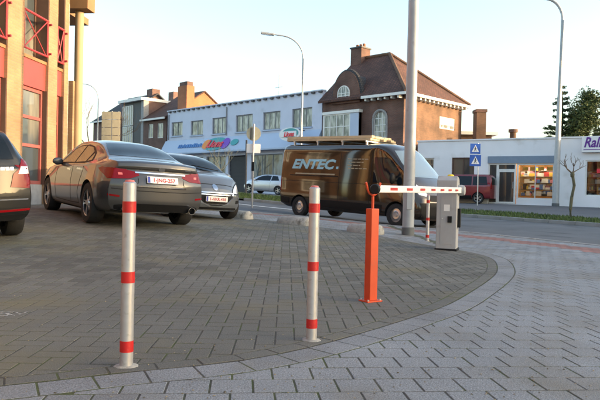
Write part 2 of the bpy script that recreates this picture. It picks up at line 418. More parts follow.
# the road lies between the near kerb and the grass verge
VERGE_NEAR = [(-30, 56), (-14, 41), (-7, 34), (-2.7, 29.6), (2, 27.8), (6.3, 25.6), (8.6, 23.1), (10.4, 20.8), (14, 15.5), (19, 7), (23, -3)]
VERGE_FAR = [(-32, 66), (-16, 50), (-9, 42.5), (-3, 37.4), (3, 33.5), (7.4, 30.1), (10.1, 27.3), (12.1, 24.6), (16, 18.5), (21.5, 9), (26, -2)]
vn = smooth_line(VERGE_NEAR, 1.); vf = smooth_line(VERGE_FAR, 1.)
road = [tuple(p) for p in kerb]+[tuple(p) for p in reversed(vn)]
sheet('road', road, -.10, 'road', 1.2)
sheet('grass_verge_soil', [tuple(p) for p in vn]+[tuple(p) for p in reversed(vf)], -.02, 'soil', 1.2)
sheet('far_pavement', [tuple(p) for p in vf]+[(60, -40), (60, 70), (-32, 90)], -.005, 'far_pavement', 3.)
# lane line near the verge, broken stripes
def stripe(name, line, w, label, m='white_paint', off=-.094):
    a = offset_line(line, w/2); b = offset_line(line, -w/2)
    return sheet(name, [tuple(p) for p in a]+[tuple(p) for p in reversed(b)], off, m, 2.)
lane = smooth_line([(-24, 46.5), (-12, 34.6), (-6.2, 29.2), (-2.4, 26.3), (0, 25.2), (3, 24.0)], .6)
stripe('lane_line', lane[:int(len(lane)*.93)], .28, '')
mid = [(a+b)/2 for a, b in zip(smooth_line([(3.2, 21.6), (5.5, 19.8), (7.6, 16.6), (9.8, 12.4), (12, 7.5)], .5), smooth_line([(3.2, 21.6), (5.5, 19.8), (7.6, 16.6), (9.8, 12.4), (12, 7.5)], .5))]

vk = sheet('verge_kerb', [tuple(p) for p in vn]+[tuple(p) for p in reversed(offset_line(vn, .15))], -.09, 'kerb_stone', 5.)
# kerb stones, each one a piece
kb = sheet('kerb', [tuple(p) for p in kerb]+[tuple(p) for p in reversed(offset_line(kerb, -.15))], -.06, 'kerb_stone', 5.)
def strip_pieces(parent, line, length, d0, d1, ztop, zbot, m, name, gap=.012, kind_limit=300):
    acc = 0.; i = 0; pts = [line[0]]
    # resample by arc length
    L_ = [0]
    for a, b in zip(line, line[1:]): L_.append(L_[-1]+(b-a).length)
    def P(s):
        s = max(0, min(s, L_[-1]-1e-6)); k = max(0, int(np.searchsorted(L_, s, 'right'))-1); k = min(k, len(line)-2)
        t = (s-L_[k])/max(1e-9, L_[k+1]-L_[k]); q = line[k].lerp(line[k+1], t); e = (line[k+1]-line[k]).normalized(); return q, Vector((-e.y, e.x))
    s = 0; n = 0
    while s+length < L_[-1]:
        A, na = P(s+gap/2); B, nb = P(s+length-gap/2); C_, nc = P(s+length/2)
        poly = [A+na*d0, C_+nc*d0, B+nb*d0, B+nb*d1, C_+nc*d1, A+na*d1]
        if (C_.x**2+C_.y**2) < 30**2:
            piece(name, poly, ztop, zbot, m, parent)
        s += length; n += 1
def piece(name, poly, ztop, zbot, m, parent, ch=.012):
    c = sum(poly, Vector((0, 0)))/len(poly); n = len(poly); v = []
    jz = random.uniform(-.002, .002)
    for k, (sh, z) in enumerate(((0, zbot), (0, ztop-ch), (ch, ztop))):
        for p in poly:
            q = p+(c-p).normalized()*sh; v.append((q.x-c.x, q.y-c.y, g(p.x, p.y)+z+jz-g(c.x, c.y)))
    fs = [tuple(range(2*n, 3*n))]
    for r_ in range(2):
        for i in range(n): fs.append((r_*n+i, r_*n+(i+1) % n, (r_+1)*n+(i+1) % n, (r_+1)*n+i))
    me = bpy.data.meshes.new(name); me.from_pydata(v, [], fs)
    bm = bmesh.new(); bm.from_mesh(me); bmesh.ops.recalc_face_normals(bm, faces=bm.faces)
    bm.faces.ensure_lookup_table()
    if bm.faces[0].normal.z < 0: bmesh.ops.reverse_faces(bm, faces=bm.faces)
    bm.to_mesh(me); bm.free()
    o = link_mesh(name, me, m, parent); o.location = (c.x, c.y, g(c.x, c.y)); return o
strip_pieces(kb, kerb, 1.0, .0, -.14, .012, -.14, 'kerb_stone', 'kerb_stone')
strip_pieces(vk, vn, 1.0, .0, .14, .03, -.16, 'kerb_stone', 'kerb_stone')

# ------------------------------------------------------------------ paving
def paver_geo(poly, joint, ch, zoff):
    """verts/faces of one bevelled paver (world xy, height from the terrain)"""
    n = len(poly); c = sum(poly, Vector((0, 0)))/n
    # inward offset per edge
    def inset(d):
        out = []
        for i in range(n):
            p0, p1, p2 = poly[i-1], poly[i], poly[(i+1) % n]
            e1 = (p1-p0).normalized(); e2 = (p2-p1).normalized()
            n1 = Vector((-e1.y, e1.x)); n2 = Vector((-e2.y, e2.x)); b = n1+n2
            k = b.length
            if k < .3: out.append(p1.lerp(c, .1)); continue
            b /= k; out.append(p1+b*(d/max(.35, b.dot(n1))))
        return out
    tx, ty, dz = random.gauss(0, .003), random.gauss(0, .003), random.gauss(0, .0004)
    A, B = inset(joint/2), inset(joint/2+ch)
    H = lambda p: g(p.x, p.y)+zoff+dz+tx*(p.x-c.x)+ty*(p.y-c.y)
    v = [(p.x, p.y, H(p)-.014) for p in A]+[(p.x, p.y, H(p)-ch*.8) for p in A]+[(p.x, p.y, H(p)) for p in B]
    f = [tuple(range(2*n, 3*n))]+[(r_*n+i, r_*n+(i+1) % n, (r_+1)*n+(i+1) % n, (r_+1)*n+i) for r_ in range(2) for i in range(n)]
    return v, f, c
def clip_field(poly, vals):
    out = []; n = len(poly)
    for i in range(n):
        a, b, va, vb = poly[i], poly[(i+1) % n], vals[i], vals[(i+1) % n]
        if va >= 0: out.append(a)
        if (va >= 0) != (vb >= 0): out.append(a.lerp(b, va/(va-vb)))
    q = []
    for p in out:
        if not q or (p-q[-1]).length > .004: q.append(p)
    if len(q) > 2 and (q[0]-q[-1]).length < .004: q.pop()
    return q if len(q) > 2 else None
def area(p): return .5*abs(sum(p[i].x*p[(i+1) % len(p)].y-p[(i+1) % len(p)].x*p[i].y for i in range(len(p))))
def ccw(p): return p if sum(p[i].x*p[(i+1) % len(p)].y-p[(i+1) % len(p)].x*p[i].y for i in range(len(p))) > 0 else p[::-1]
def visible(c): return c.y > 1.9 and abs(c.x/c.y+.0) < .56 and c.y > 2.55
def emit_pavers(name, polys, m, parent, limit, joint=.0095, ch=.002, zoff=0., merged_name=None):
    data = []
    for p in polys:
        p = ccw(p)
        c = sum(p, Vector((0, 0)))/len(p); vis = c.y > 2.5 and abs(c.x) < .5*c.y+.05
        data.append((0 if vis else 1, c.length, p))
    data.sort(key=lambda t: (t[0], t[1])); V = []; Fc = []
    for k, (vis, dist, p) in enumerate(data):
        v, f, c = paver_geo(p, joint, ch, zoff)
        if k < limit and vis == 0:
            z = g(c.x, c.y); me = bpy.data.meshes.new(name); me.from_pydata([(a-c.x, b-c.y, h-z) for a, b, h in v], [], f)
            o = link_mesh(name, me, m, parent); o.location = (c.x, c.y, z)
        else:
            n = len(V); V += v; Fc += [tuple(i+n for i in q) for q in f]
    if V:
        me = bpy.data.meshes.new(merged_name or name); me.from_pydata(V, [], Fc)
        o = link_mesh(merged_name or name+'s_beyond', me, m, parent); o['kind'] = 'stuff'

LOT_NOCK = LOT
lot = sheet('parking_lot', LOT, -.0022, 'joint', .3)
sidewalk = sheet('sidewalk', WALK, -.0032, 'joint', .35, holes=[LOT_NOCK])
# herringbone field, 22 x 11 cm
def herringbone(x0, x1, y0, y1, a=.11, rot=0., cen=(0, 4)):
    out = []; ca, sa = math.cos(rot), math.sin(rot)
    def T(x, y): return Vector((cen[0]+ca*(x-cen[0])-sa*(y-cen[1]), cen[1]+sa*(x-cen[0])+ca*(y-cen[1])))
    ni = int((x1-x0)/a)+4; nj = int((y1-y0)/a)+4
    for j in range(nj):
        for i in range(ni):
            k = (i-j) % 4; x = x0+i*a; y = y0+j*a
            if k == 0: out.append([T(x, y), T(x+2*a, y), T(x+2*a, y+a), T(x, y+a)])
            elif k == 2: out.append([T(x+a, y), T(x+2*a, y), T(x+2*a, y+2*a), T(x+a, y+2*a)])
    return out
hb = herringbone(-8.2, 3.2, .8, 17.3, .112, R(1.3))
C4 = np.array([[(p.x, p.y) for p in q] for q in hb])
fld = sdpoly(C4.reshape(-1, 2), LOTA).reshape(-1, 4)-.118
polys = []
for q, v in zip(hb, fld):
    if v.max() < 0: continue
    c = sum(q, Vector((0, 0)))/4
    if c.y < 1.2 or abs(c.x) > .66*c.y+1.2: continue
    if v.min() >= 0: polys.append(q)
    else:
        k = clip_field(q, v)
        if k and area(k) > .0012: polys.append(k)
emit_pavers('paver', polys, 'lot_paver', lot, 300, merged_name='pavers_beyond')
# edge course of the lot and border slabs of the pavement, following the curve
def course(line, length, d0, d1):
    L_ = [0]
    for a, b in zip(line, line[1:]): L_.append(L_[-1]+(b-a).length)
    def P(s):
        k = min(max(0, int(np.searchsorted(L_, s, 'right'))-1), len(line)-2); t = (s-L_[k])/max(1e-9, L_[k+1]-L_[k])
        a = (line[k+1]-line[max(0, k-1)]).normalized(); b = (line[min(k+2, len(line)-1)]-line[k]).normalized(); e = a.lerp(b, t).normalized()
        return line[k].lerp(line[k+1], t), Vector((-e.y, e.x))
    out = []; s = .05
    while s+length < L_[-1]:
        (A, na), (B, nb) = P(s), P(s+length); out.append([A+na*d0, B+nb*d0, B+nb*d1, A+na*d1]); s += length
    return out
edge_line = near+far
near_edge = [Vector(p) for p in near]
emit_pavers('edge_paver', [p for p in course(edge_line, .222, .004, .116) if .5 < p[0].y < 17], 'lot_paver', lot, 60, merged_name='edge_pavers_beyond')
emit_pavers('border_slab', [p for p in course(edge_line, .236, -.196, -.003) if p[0].y > .6], 'border_slab', sidewalk, 90, zoff=-.001, merged_name='border_slabs_beyond')
# square tiles of the pavement in running bond
RED = offset_line(kerb, -1.15)
redA = np.array([tuple(p) for p in offset_line(kerb, -.72)]+[tuple(p) for p in reversed(offset_line(kerb, -1.32))])
def tiles(x0, x1, y0, y1, w, d, rot, cen):
    out = []; ca, sa = math.cos(rot), math.sin(rot)
    def T(x, y): return Vector((cen[0]+ca*(x-cen[0])-sa*(y-cen[1]), cen[1]+sa*(x-cen[0])+ca*(y-cen[1])))
    j = 0; y = y0
    while y < y1:
        x = x0+(w/2 if j % 2 else 0)+random.uniform(-.004, .004)
        while x < x1:
            out.append([T(x, y), T(x+w, y), T(x+w, y+d), T(x, y+d)]); x += w
        y += d; j += 1
    return out
tl = tiles(-7, 9, -1, 21, .188, .188, R(5.5), (1, 3.2))
C4 = np.array([[(p.x, p.y) for p in q] for q in tl])
fl = -sdpoly(C4.reshape(-1, 2), LOTA).reshape(-1, 4)-.2
fr_ = sdpoly(C4.reshape(-1, 2), WALKA).reshape(-1, 4)-.15
fred = sdpoly(C4.reshape(-1, 2), redA).reshape(-1, 4)
P1 = []; PR = []
for q, v, w, rd in zip(tl, fl, fr_, fred):
    if v.max() < 0 or w.max() < 0: continue
    c = sum(q, Vector((0, 0)))/4
    if c.y < 1.3 or abs(c.x) > .62*c.y+1.0: continue
    vv = np.minimum(v, w)
    if vv.min() < 0:
        q = clip_field(q, v) if v.min() < 0 else clip_field(q, w)
        if not q or area(q) < .0015: continue
    (PR if rd.mean() > 0 else P1).append(q)
# cut pieces behind the border that follow the far edge too
emit_pavers('paving_tile', P1, 'walk_tile', sidewalk, 300, joint=.0095, ch=.002, zoff=-.001, merged_name='paving_tiles_beyond')
emit_pavers('red_tile', PR, 'red_paver', sidewalk, 0, zoff=-.001, merged_name='red_cycle_strip')

# worn white paint smears on the lot
sheet('worn_paint_mark', [(-2.12, 4.02), (-1.86, 4.10), (-1.84, 4.24), (-2.2, 4.2)], .0035, 'worn_paint', .3)

# grass on the verge: blades as one mass
def grass():
    poly = np.array([tuple(p) for p in vn]+[tuple(p) for p in reversed(vf)])
    rng = np.random.default_rng(3); P = np.column_stack([rng.uniform(-16, 19, 200000), rng.uniform(9, 50, 200000)])
    P = P[(sdpoly(P, poly) > .05) & (np.abs(P[:, 0]) < .6*P[:, 1]+2)]; V = []; Fc = []
    for x, y in P:
        z = g(x, y)-.03; h = random.uniform(.05, .14); a = random.uniform(0, 6.28); w = random.uniform(.015, .035)
        dx, dy = math.cos(a)*w, math.sin(a)*w; lx, ly = random.gauss(0, .035), random.gauss(0, .035); n = len(V)
        V += [(x-dx, y-dy, z), (x+dx, y+dy, z), (x+lx, y+ly, z+h)]; Fc.append((n, n+1, n+2))
    me = bpy.data.meshes.new('grass'); me.from_pydata(V, [], Fc)
    tag(link_mesh('grass', me, 'grass'), 'short green grass on the verge across the road', 'grass', kind='stuff')
grass()

# ================================================================== BUILDINGS
class Facade:
    """local frame of a building front: x runs from A to B, y goes into the building, z up from z0"""
    def __init__(s, A, B, z0):
        s.A = Vector((*A, z0)); d = Vector((B[0]-A[0], B[1]-A[1], 0)); s.L = d.length; s.d = d.normalized()
        s.n = Vector((-s.d.y, s.d.x, 0)); s.rz = math.atan2(s.d.y, s.d.x)
    def uz(s, px, py, depth=0.):
        r_ = ray(px, py); o = Vector((0, 0, CAM_H)); t = (s.A+s.n*depth-o).dot(s.n)/r_.dot(s.n); q = o+r_*t-s.A
        return q.dot(s.d), q.z
    def rect(s, x0, y0, x1, y1, depth=0.):
        a = s.uz(x0, (y0+y1)/2, depth); b = s.uz(x1, (y0+y1)/2, depth); c = s.uz((x0+x1)/2, y0, depth); d = s.uz((x0+x1)/2, y1, depth)
        return a[0], b[0], d[1], c[1]          # u0, u1, z0, z1
    def root(s, name, label, cat, group=None):
        return empty(name, s.A, s.rz, label, cat, group)
def wall(name, m, parent, x0, x1, z0, z1, T, holes, y0=0., depth=.25):
    """front wall between y0 and y0+T with rectangular openings (u0,u1,z0,z1)"""
    xs = sorted(set([x0, x1]+[v for h in holes for v in h[:2]])); zs = sorted(set([z0, z1]+[v for h in holes for v in h[2:4]]))
    xs = [x for x in xs if x0 <= x <= x1]; zs = [z for z in zs if z0 <= z <= z1]
    mb = MB()
    def solid(i, k):
        if i < 0 or k < 0 or i >= len(xs)-1 or k >= len(zs)-1: return False
        cx, cz = (xs[i]+xs[i+1])/2, (zs[k]+zs[k+1])/2
        return not any(h[0] < cx < h[1] and h[2] < cz < h[3] for h in holes)
    y1 = y0+T
    for i in range(len(xs)-1):
        for k in range(len(zs)-1):
            if not solid(i, k): continue
            a, b, c, d = xs[i], xs[i+1], zs[k], zs[k+1]
            mb.add([(a,y0,c),(b,y0,c),(b,y0,d),(a,y0,d)], [(0,1,2,3)]); mb.add([(a,y1,c),(b,y1,c),(b,y1,d),(a,y1,d)], [(3,2,1,0)])
            if not solid(i-1, k): mb.add([(a,y0,c),(a,y1,c),(a,y1,d),(a,y0,d)], [(3,2,1,0)])
            if not solid(i+1, k): mb.add([(b,y0,c),(b,y1,c),(b,y1,d),(b,y0,d)], [(0,1,2,3)])
            if not solid(i, k-1): mb.add([(a,y0,c),(b,y0,c),(b,y1,c),(a,y1,c)], [(3,2,1,0)])
            if not solid(i, k+1): mb.add([(a,y0,d),(b,y0,d),(b,y1,d),(a,y1,d)], [(0,1,2,3)])
    me = mb.mesh(name, recalc=False)
    return link_mesh(name, me, m, parent)
def window(parent, u0, u1, z0, z1, y, fm, gm, cols=2, rows=1, fw=.06, sill=None, name='window', bars=None, ms=.7, th=.07):
    """window part: frame mesh with mullions, child pane (and sill)"""
    mb = MB(); t = th
    mb.box(u0, u0+fw, y, y+t, z0, z1); mb.box(u1-fw, u1, y, y+t, z0, z1)
    mb.box(u0+fw, u1-fw, y, y+t, z0, z0+fw); mb.box(u0+fw, u1-fw, y, y+t, z1-fw, z1)
    for k in range(1, cols):
        c = u0+(u1-u0)*k/cols; mb.box(c-fw*ms/2, c+fw*ms/2, y+.005, y+t-.005, z0+fw, z1-fw)
    for k in range(1, rows):
        c = z0+(z1-z0)*k/rows; mb.box(u0+fw, u1-fw, y+.008, y+t-.008, c-fw*ms/2, c+fw*ms/2)
    w = mb.build(name, fm, parent)
    box_part('pane', gm, w, u0+fw*.5, u1-fw*.5, y+t*.5, y+t*.5+.012, z0+fw*.5, z1-fw*.5)
    if sill: box_part('sill', sill, w, u0-.06, u1+.06, y-.22, y+.02, z0-.09, z0-.002)
    return w

# ---------------------------------------------------------------- lilac two-storey shop building
fa = Facade((-13.2, 61.2), (1.5, 46.4), .62)
b = fa.root('shop_building', 'long lilac two-storey shop building with six upper windows and a sign fascia', 'building')
zt0, zt1 = fa.uz(167, 112)[1], fa.uz(320, 91)[1]; H = (zt0+zt1)/2
wins = [(171.5,122,182.5,136),(190.7,120.5,203,135.3),(212.2,117.5,226,133.8),(235.8,114.6,252.5,131.8),(263,111.6,280.3,129.6),(292,108,312,127.5)]
wr = [fa.rect(*w) for w in wins]
fz0 = fa.uz(215, 153)[1]; fz1 = fa.uz(215, 137.5)[1]
door = fa.rect(228, 155, 247, 181); gz = max(fz0-.3, 2.2)
gholes = [(.5, 6.0, .5, gz), (6.5, fa.uz(226, 150)[0], .5, gz), (door[0], door[1], .02, gz), (door[1]+.5, door[1]+4.4, .35, gz), (door[1]+4.8, fa.L-.5, .35, gz)]
wall('wall', 'lilac_wall', b, 0, fa.L, -.6, H, .35, wr+gholes)
MB().box(0, .35, .352, 9, -.6, H).box(fa.L-.35, fa.L, .352, 9, -.6, H).box(.352, fa.L-.352, 8.7, 9, -.6, H).build('side_wall', 'lilac_wall', b)
MB().box(.3, fa.L-.3, .3, 8.8, H-.6, H-.35).build('flat_roof', 'dark_trim', b)
MB().box(.36, fa.L-.36, 3.2, 3.4, -.5, H-.7).build('inner_wall', 'inside_dark', b)
cp = box_part('roof_coping', 'lilac_wall', b, -.04, fa.L+.04, -.10, .40, H+.002, H+.10)
mb = MB(); u = .3
while u < fa.L-.2: mb.box(u, u+.32, -.16, -.0, H-.14, H+.0); u += .78
mb.build('cornice_blocks', 'dark_trim', b)['kind'] = 'stuff'
for k, w in enumerate(wr):
    window(b, *w, .10, 'grey_frame', 'curtain_glass', cols=3 if k > 1 else 2, fw=.09, sill='lilac_fascia', ms=.6)
for h in (gholes[0], gholes[1], gholes[3], gholes[4]):
    window(b, *h, .12, 'grey_frame', 'shop_glass_far', cols=3, fw=.08, name='shop_window')
mb = MB(); z = .03
while z < gz-.1: mb.box(door[0]+.02, door[1]-.02, .16, .20, z, z+.10); z += .115
mb.build('roller_door', 'roller_dark', b)
uF = fa.L+.02
fas = MB().add([(-.3,-.72,fz0),(uF,-.72,fz0),(uF,-.012,fz1),(-.3,-.012,fz1),(-.3,-.72,fz0+.12),(uF,-.72,fz0+.12),(uF,-.012,fz0),(-.3,-.012,fz0)],
               [(4,5,2,3),(0,1,5,4),(0,7,6,1),(0,4,3,7),(1,6,2,5)]).build('sign_fascia', 'lilac_fascia', b)
fang = math.atan2(fz1-fz0-.12, (.708))
def on_fascia(o, u, t):
    o.location = (u, -.72+(.708)*t-.03*math.sin(fang), fz0+.12+(fz1-fz0-.12)*t+.0); o.rotation_euler = (fang, 0, 0); return o
sl_ = math.hypot((.708), fz1-fz0-.12)
def ellipse_mesh(a, bb, th=.03, n=28):
    mb = MB().prism([(a*math.cos(2*math.pi*i/n), bb*math.sin(2*math.pi*i/n)) for i in range(n)], 0, th, 'z'); return mb.mesh()
uL = fa.uz(219, 141)[0]
for dx, a, bb, m_ in ((0, 1.75, .68, 'logo_teal'), (-1.3, .55, .5, 'logo_orange'), (1.45, .55, .55, 'logo_violet')):
    o = link_mesh('logo_plate', ellipse_mesh(a, bb, .04 if dx == 0 else .05), m_, b); on_fascia(o, uL+dx, .5)
o = link_mesh('logo_lettering', text_mesh('Lions', 1.05, .03, .25, .035, 'CENTER'), 'logo_red', b); on_fascia(o, uL, .28); o.location.y -= .09
uT = fa.uz(186, 144)[0]
mk_ = MB(); q = 0; rr_ = random.Random(3)
while q < 4.2: w_ = rr_.uniform(.12, .3); mk_.box(q, q+w_, 0, rr_.uniform(.3, .45), .0, .03); q += w_+.09
o = mk_.build('fascia_lettering', 'logo_blue', b); on_fascia(o, uT-.6, .35); o.location.y -= .02
o = link_mesh('fascia_emblem', ellipse_mesh(.5, .32, .03), 'logo_teal', b); on_fascia(o, fa.uz(238, 140)[0], .55); o.location.y -= .02
for u_ in (.25, 9.4): MB().tube([(u_, -.06, H-.3), (u_, -.06, fz1+.1)], .05, 8).build('downpipe', 'grey_frame', b, smooth=40)
# hanging oval sign at the right end
u0, u1, z0, z1 = fa.rect(280, 127.5, 301, 141, -1.5)
e1 = link_mesh('oval_sign', ellipse_mesh((u1-u0)/2, (z1-z0)/2, .12), 'sign_white', b); e1.location = ((u0+u1)/2, -1.5, (z0+z1)/2); e1.rotation_euler = (R(90), 0, 0)
e2 = link_mesh('oval_field', ellipse_mesh((u1-u0)/2*.78, (z1-z0)/2*.7, .02), 'logo_teal', e1); e2.location = (.1, .08, .125)
e3 = link_mesh('oval_band', MB().prism([(-.95, -.2), (.8, -.2), (.8, .22), (-.95, .22)], 0, .012, 'z').mesh(), 'sign_white', e1); e3.location = (0, 0, .148)
o = link_mesh('sign_lettering', text_mesh('Lions', .5, .012, .25, .02, 'CENTER'), 'logo_red', e1); o.location = (0, -.17, .175)
tube_m = MB().tube([((u0+u1)/2, -1.38, z1-.1), ((u0+u1)/2, 0.02, z1-.1)], .035); tube_m.build('sign_bracket', 'dark_trim', b)
mb = MB(); up = fa.uz(248, 90)[0]+.6; mb.tube([(up, 3, H-.4), (up, 3, H+2.6)], .03, 6); mb.tube([(up-.5, 3, H+1.5), (up+.5, 3, H+1.5)], .02, 6); mb.build('roof_aerial', 'pole_grey', b)

# ---------------------------------------------------------------- brick house with hipped roof
fh = Facade((1.55, 46.25), (6.75, 41.2), .5)
h = fh.root('brick_house', 'dark brick house with red tiled hipped roof, round gable dormer and sunlit side wall', 'house')
D = 7.5; ez = fh.uz(399, 92.5)[1]; W = fh.L
# ridge
s_ = Facade((6.75, 41.2), (6.75+fh.n.x*D, 41.2+fh.n.y*D), .5)
rz_ = 10.9
bay = fh.rect(326.5, 114.5, 353, 140); arch = fh.rect(373.5, 112, 386.5, 138)
bay_x1 = fh.uz(362, 120)[0]
low = [(.6, 2.0, 1.0, 2.6), (4.2, 5.6, .9, 2.6)]
wall('front_wall', 'house_brick', h, 0, W, -.8, ez, .35, [(bay[0], bay_x1-.05, bay[2], bay[3]), (arch[0], arch[1], arch[2], arch[3])]+low)
sw = s_.rect(437, 117, 452.5, 129)
wl_ = wall('side_wall', 'side_brick', h, 0, D-.352, -.8, ez, .35, [sw]); wl_.location = (W, .352, 0); wl_.rotation_euler = (0, 0, R(90))
MB().box(0, .3, .352, D, -.8, ez).box(.302, W-.36, D-.3, D, -.8, ez).build('rear_wall', 'side_brick', h)
MB().prism([(0, ez), (D, ez), (D/2, rz_-.12)], 0, .3, 'x').build('gable_wall', 'house_brick', h)
ov = .45; hipx = W-4.0
V = [(-.1,-ov,ez-.05),(W+ov,-ov,ez-.05),(W+ov,D+ov,ez-.05),(-.1,D+ov,ez-.05),(-.1,D/2,rz_),(hipx,D/2,rz_)]
rf = MB().add(V+[(a, b_, c-.16) for a, b_, c in V], [(0,1,5,4),(1,2,5),(2,3,4,5),(6,10,11,7),(7,11,8),(8,11,10,9),(0,6,7,1),(1,7,8,2),(2,8,9,3),(3,9,10,4),(0,4,10,6)]).build('roof', 'roof_tile', h)
mb = MB()
for a, c in (((hipx, D/2, rz_), (W+ov, -ov, ez-.05)), ((hipx, D/2, rz_), (W+ov, D+ov, ez-.05)), ((-.1, D/2, rz_), (hipx, D/2, rz_))):
    mb.tube([Vector(a)+Vector((0,0,.05)), Vector(c)+Vector((0,0,.05))], .13, 8)
mb.build('ridge_tiles', 'side_brick', rf)
mb = MB().box(bay_x1+.3, W+ov+.08, -ov-.12, -ov+.02, ez-.24, ez-.06).box(W+ov-.02, W+ov+.12, -ov+.021, D+ov, ez-.24, ez-.06)
mb.build('gutter', 'white_frame', rf)
mb = MB(); q = bay_x1+.5
while q < W: mb.box(q, q+.14, -ov+.03, -.01, ez-.40, ez-.22); q += .55
q = .2
while q < D: mb.box(W+.01, W+ov-.03, q, q+.14, ez-.40, ez-.22); q += .55
mb.build('eave_brackets', 'white_frame', rf)['kind'] = 'stuff'
# chimney on the left end of the ridge
ch = MB().box(-.05, 1.0, D/2-.6, D/2+.5, rz_-2.2, rz_+.75).build('chimney', 'house_brick', rf)
MB().box(-.12, 1.07, D/2-.67, D/2+.57, rz_+.752, rz_+.86).build('chimney_cap', 'dark_trim', ch)
mb = MB()
for k in range(3): mb.lathe([(0, rz_+.861), (.13, rz_+.861), (.11, rz_+1.15), (.0, rz_+1.15)], 10, c=(.16+.33*k, D/2-.05, 0))
mb.build('chimney_pots', 'orange_brick', ch, smooth=40)
# round gable dormer
dc = fh.uz(347.5, 95)[0]; dz = fh.uz(347.5, 71.5)[1]; rx = 1.28
prof = [(dc-rx, ez-.35), (dc-rx, ez+.1)]+[(dc-rx*math.cos(a)*.98, ez+.1+(dz-ez-.1)*math.sin(a)) for a in np.linspace(.1, math.pi-.1, 17)]+[(dc+rx, ez+.1), (dc+rx, ez-.35)]
dm = MB().prism(prof, -.20, .28, 'y').build('dormer_gable', 'house_brick', h)
mb = MB(); mb.tube([(a, .05, z) for a, z in prof[1:-1]], .2, 8); mb.build('dormer_coping', 'dark_tile', dm, smooth=40)
prof2 = [(a, z) for a, z in prof[1:-1]]
MB().prism([(dc+(a-dc)*.92, ez+(z-ez)*.92) for a, z in prof2], .281, D/2-.3, 'y').build('dormer_roof', 'dark_tile', dm)
def arch_window(parent, u0, u1, z0, z1, y, cols, rows, fm='white_frame', gm='curtain_glass', fw=.07):
    c = (u0+u1)/2; r_ = (u1-u0)/2; zs = z1-r_
    out = [(u0, z0), (u1, z0)]+[(c+r_*math.cos(a), zs+r_*math.sin(a)) for a in np.linspace(0, math.pi, 13)]
    inn = [(u0+fw, z0+fw), (u1-fw, z0+fw)]+[(c+(r_-fw)*math.cos(a), zs+(r_-fw)*math.sin(a)) for a in np.linspace(0, math.pi, 13)]
    n = len(out); mb = MB()
    mb.add([(a, y, z) for a, z in out]+[(a, y, z) for a, z in inn]+[(a, y+.07, z) for a, z in out]+[(a, y+.07, z) for a, z in inn],
           [(i, (i+1) % n, n+(i+1) % n, n+i) for i in range(n)]+[(n+i, n+(i+1) % n, 3*n+(i+1) % n, 3*n+i) for i in range(n)]+[(i, 2*n+i, 2*n+(i+1) % n, (i+1) % n) for i in range(n)])
    for k in range(1, cols):
        q = u0+(u1-u0)*k/cols; top = zs+math.sqrt(max(0, r_*r_-(q-c)**2))-fw; mb.box(q-.025, q+.025, y+.01, y+.06, z0+fw, top)
    for k in range(1, rows):
        q = z0+(zs-z0)*k/(rows-1); hw = r_-fw; mb.box(c-hw, c+hw, y+.013, y+.057, q-.022, q+.022)
    w = mb.build('window', fm, parent)
    MB().prism([(a, z) for a, z in inn], y+.035, y+.045, 'y').build('pane', gm, w); return w
dw = fh.rect(340, 86, 352, 99); arch_window(dm, dw[0], dw[1], dw[2], dw[3], -.29, 3, 3)
arch_window(h, arch[0]+.02, arch[1]-.02, arch[2], arch[3]+.1, .03, 3, 4)
# brick spandrels are hidden by the surround
ar = (arch[1]-arch[0])/2; ac = (arch[0]+arch[1])/2
pts = [(ac-ar-.02, .02, arch[2])]+[(ac-(ar+.02)*math.cos(a), -.02, arch[3]-ar+.1+(ar+.02)*math.sin(a)) for a in np.linspace(0, math.pi, 13)]+[(ac+ar+.02, .02, arch[2])]
MB().tube(pts, .09, 6).build('arch_surround', 'stone_grey', h)
# bay window and the pale panel beside it
bw = MB().box(bay[0]-.12, bay_x1+.05, -.42, .0, bay[3]+.002, bay[3]+.2).build('bay_cornice', 'white_frame', h); box_part('bay_sill', 'white_frame', h, bay[0]-.06, bay_x1, -.36, -.0, bay[2]-.25, bay[2]-.002)
window(h, bay[0], bay[1], bay[2], bay[3], -.34, 'white_frame', 'curtain_glass', cols=4, rows=2, fw=.09, name='bay_window')
box_part('bay_panel', 'lilac_fascia', h, bay[1]+.002, bay_x1-.05, -.34, -.28, bay[2], bay[3])
box_part('bay_cheek', 'white_frame', h, bay[0]-.05, bay[0]-.003, -.34, .05, bay[2], bay[3])
for l_ in low: window(h, *l_, .1, 'white_frame', 'curtain_glass', 2, 1, .08)
w_ = window(wl_, sw[0], sw[1], sw[2], sw[3], .05, 'white_frame', 'curtain_glass', 1, 1, .08, name='side_window')
box_part('shutter', 'white_frame', w_, sw[0]+.1, sw[1]-.1, .04, .06, sw[2]+.3, sw[3]-.06)

# ---------------------------------------------------------------- low white shop
A, B = Vector((8.0, 41.05)), Vector((20.2, 33.7))
A = A-(B-A).normalized()*.3
fs = Facade(A, B, .42)
sp = fs.root('low_white_shop', 'low white shop with wide lit display window and purple sign', 'building')
H = (fs.uz(435, 141.5)[1]+fs.uz(598, 137.5)[1])/2
w1 = fs.rect(418, 158, 434, 186); w2 = fs.rect(451.5, 157.5, 474, 190)
door = fs.rect(497, 171, 516, 204); disp = fs.rect(516.5, 163.5, 554, 199.5); fan = fs.rect(488, 163.5, 497, 203)
uS0, _ = fs.uz(583.5, 170); disp2 = (uS0+.1, fs.L-.3, .62, fs.uz(590, 160)[1])
dtop = disp[3]
holes = [(w1[0]-.4, w1[1], w1[2], w1[3]), w2, (fan[0], disp[1], .04, dtop), disp2]
